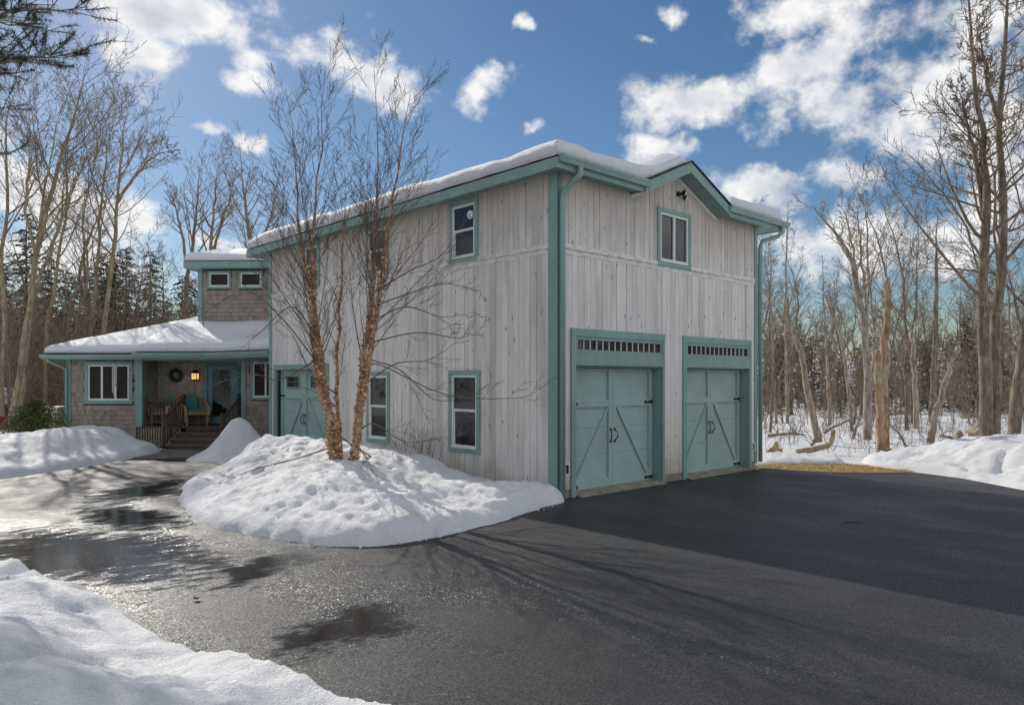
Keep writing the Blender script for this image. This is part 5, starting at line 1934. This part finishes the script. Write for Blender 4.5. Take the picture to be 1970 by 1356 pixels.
nest_box('birdhouse', 'small reddish birdhouse on a stake beside the snag', C(9.15, 17.85, 0.02), .13, .17, .04, 'leaf_dead', -40)
nest_box('nest_box', 'grey wooden nest box beside the large twin-trunked tree', C(12.1, 19.2, 0.0), .28, .34, .30, 'wood_grey', -30)

# split stump and fallen timber near the verge
rng = random.Random(19)
p = C(6.65, 18.6, 0.0)
st = thing('stump', 'split reddish stump poking from the snow beside the garage corner', 'stump', p)
R3, F3 = Vector((RT[0], RT[1], 0)), Vector((FW[0], FW[1], 0))
for k, (a, b2, r0) in enumerate((((0, 0, -.1), (.02, 0, .34), .10), ((.14, .05, -.1), (.06, 0, .28), .08), ((.2, 0, -.08), (.16, .02, .16), .07), ((-.26, 0, -.02), (-.02, 0, .10), .055), ((-.1, .05, -.06), (-.04, .02, .2), .06))):
    A = p + R3 * a[0] + F3 * a[1] + UP * a[2]
    B = p + R3 * b2[0] + F3 * b2[1] + UP * b2[2]
    MB().tube(resample([A, A.lerp(B, .5) + R3 * rng.gauss(0, .03), B], 6), [r0, r0 * 1.05, r0, r0 * .9, r0 * .8, r0 * .55, r0 * .2], 7).build('splinter', 'snag', st, smooth=True)
p = C(8.05, 18.9, 0.0)
lg = thing('fallen_branch', 'bent reddish broken branch lying in snow right of stump', 'branch', p)
MB().tube(resample([p - R3 * .75 + UP * .02, p - R3 * .2 + UP * .14, p + R3 * .12 + UP * .26, p + R3 * .2 + UP * .62], 10), [.09, .085, .08, .075, .07, .07, .065, .065, .06, .055, .05], 8).build('limb', 'snag', lg, smooth=True)
logs = [((1478, 838), (1545, 836), 25, .06, 'thin fallen log on the snow beside the garage'), ((1585, 832), (1650, 802), 27, .05, 'fallen pole slanting up to the limbed dead tree'), ((1640, 845), (1656, 800), 23.5, .05, 'short pole leaning against the limbed dead tree'),
        ((1750, 864), (1708, 812), 20.5, .03, 'thin dark stick slanting out of the snow right of snag'), ((1850, 800), (1895, 803), 33, .14, 'dark fallen log behind the large twin-trunked tree'), ((1810, 838), (1848, 852), 22, .05, 'dark fallen branch in snow by the fence post'),
        ((1700, 800), (1745, 794), 38, .10, 'distant fallen log in the middle of the right woods'), ((1560, 857), (1577, 842), 22, .04, 'short broken pole at the foot of the leaning dead tree')]
for i, (a, c_, dep, r_, lab) in enumerate(logs):
    A, B = P(*a, dep), P(*c_, dep)
    t = thing('fallen_log', lab, 'log', A)
    m = MB().tube(resample([A, A.lerp(B, .5) + UP * .04, B], 8, .02, rng), [r_ * (1 - .05 * k) for k in range(9)], 7)
    m.build('stem', 'barkd' if i % 2 else 'dead', t)
    q = MB()
    for _ in range(6):
        f = rng.random()
        limb((q, q), A.lerp(B, f), Vector((rng.gauss(0, 1), rng.gauss(0, 1), rng.uniform(.1, 1))).normalized(), rng.uniform(.2, .7), r_ * .25, 1, Cfg(n=(3, 3), rmin=.004), rng)
    q.build('twigs', 'branch', t)

# weeds and twigs poking through the woodland snow
sp = []
rng = random.Random(55)
while len(sp) < 300:
    dep = rng.uniform(17.5, 34)
    p = C((rng.uniform(1466, 2050) - CXP) / FPX * dep, dep, -0.1)
    if sdf(np.array([p.x]), np.array([p.y]), ASPH)[0] < -1.2 and not (p.x < 7.2 and p.y > -0.5 and p.y < 12):
        sp.append(p)
thicket('undergrowth', 'short weed stalks and twigs poking through the woodland snow', sp, 9, Cfg(n=(4, 2), ratio=(.5, .5), ang=(45, 40), wob=(.08, .12, .12), trop=(.0, .02, .02), start=(.2, .2), sides=(3, 3, 3), seg=(4, 3, 2), rmin=.0045, rr=.6), 'branch', .2, .75, .007)

# red shed far left behind the shrub
p = C(-21.6, 31, 0.0)
rs = thing('red_shed', 'small red shed with snowy roof at the far left edge', 'shed', p)
fr = Frame(p.x, p.y, -40)
MB(fr).box(-1.4, .9, -1, 1, -.2, 1.0).build('wall', 'red', rs)
m = MB(fr)
for s in (-1, 1):
    m.pts([fr(-1.6, 0, 1.55), fr(1.1, 0, 1.55), fr(1.1, s * 1.25, .92), fr(-1.6, s * 1.25, .92)], [(0, 1, 2, 3) if s < 0 else (3, 2, 1, 0)])
m.build('roof', 'snow_roof', rs)

# litter on the drive: twig, leaf, crumbs of snow
p = C((1640 - CXP) / FPX * 9.75, 9.75, 0.01)
tw = thing('twig', 'thin dark twig lying on the shaded drive', 'twig', p)
MB().tube([p - R3 * .11, p + F3 * .012 + UP * .008, p + R3 * .12 - F3 * .02], [.007, .006, .003], 5).build('stem', 'iron', tw)
p = C((378 - CXP) / FPX * 6.33, 6.33, 0.012)
lf = thing('dead_leaf', 'curled brown dead leaf on the wet drive', 'leaf', p)
m = MB()
for i in range(7):
    a = i * .9
    d = R3 * math.cos(a) + F3 * math.sin(a)
    e = R3 * -math.sin(a) + F3 * math.cos(a)
    m.pts([p, p + d * .022 + e * .012 + UP * .012, p + d * .038 + UP * rng.uniform(.006, .03), p + d * .022 - e * .012 + UP * .01], [(0, 1, 2, 3)])
m.build('blade', 'leaf_dead', lf)
rng = random.Random(29)
ck = MB()
pl = smooth_poly(MOUND[:11], 0)
for i in range(110):
    k = rng.choice((0, 0, 1, 1, 2, 3, 4, 5, 5, 6, 7, 8))
    f = rng.random()
    a, b2 = MOUND[k], MOUND[k + 1]
    x, y = a[0] + (b2[0] - a[0]) * f, a[1] + (b2[1] - a[1]) * f
    nx_, ny_ = (b2[1] - a[1]), -(b2[0] - a[0])
    L = math.hypot(nx_, ny_)
    off = -abs(rng.gauss(0, .16)) + .04
    r_ = min(.022, abs(rng.gauss(0, .010)) + .004)
    c_ = Vector((x - nx_ / L * -off, y - ny_ / L * -off, r_ * .45))
    ball(ck, c_, r_, 5)
o = ck.build('snow_crumbs', 'snow_dirty', kind='stuff')
tag(o, 'crumbs of ploughed snow along the foot of the birch mound', 'snow')
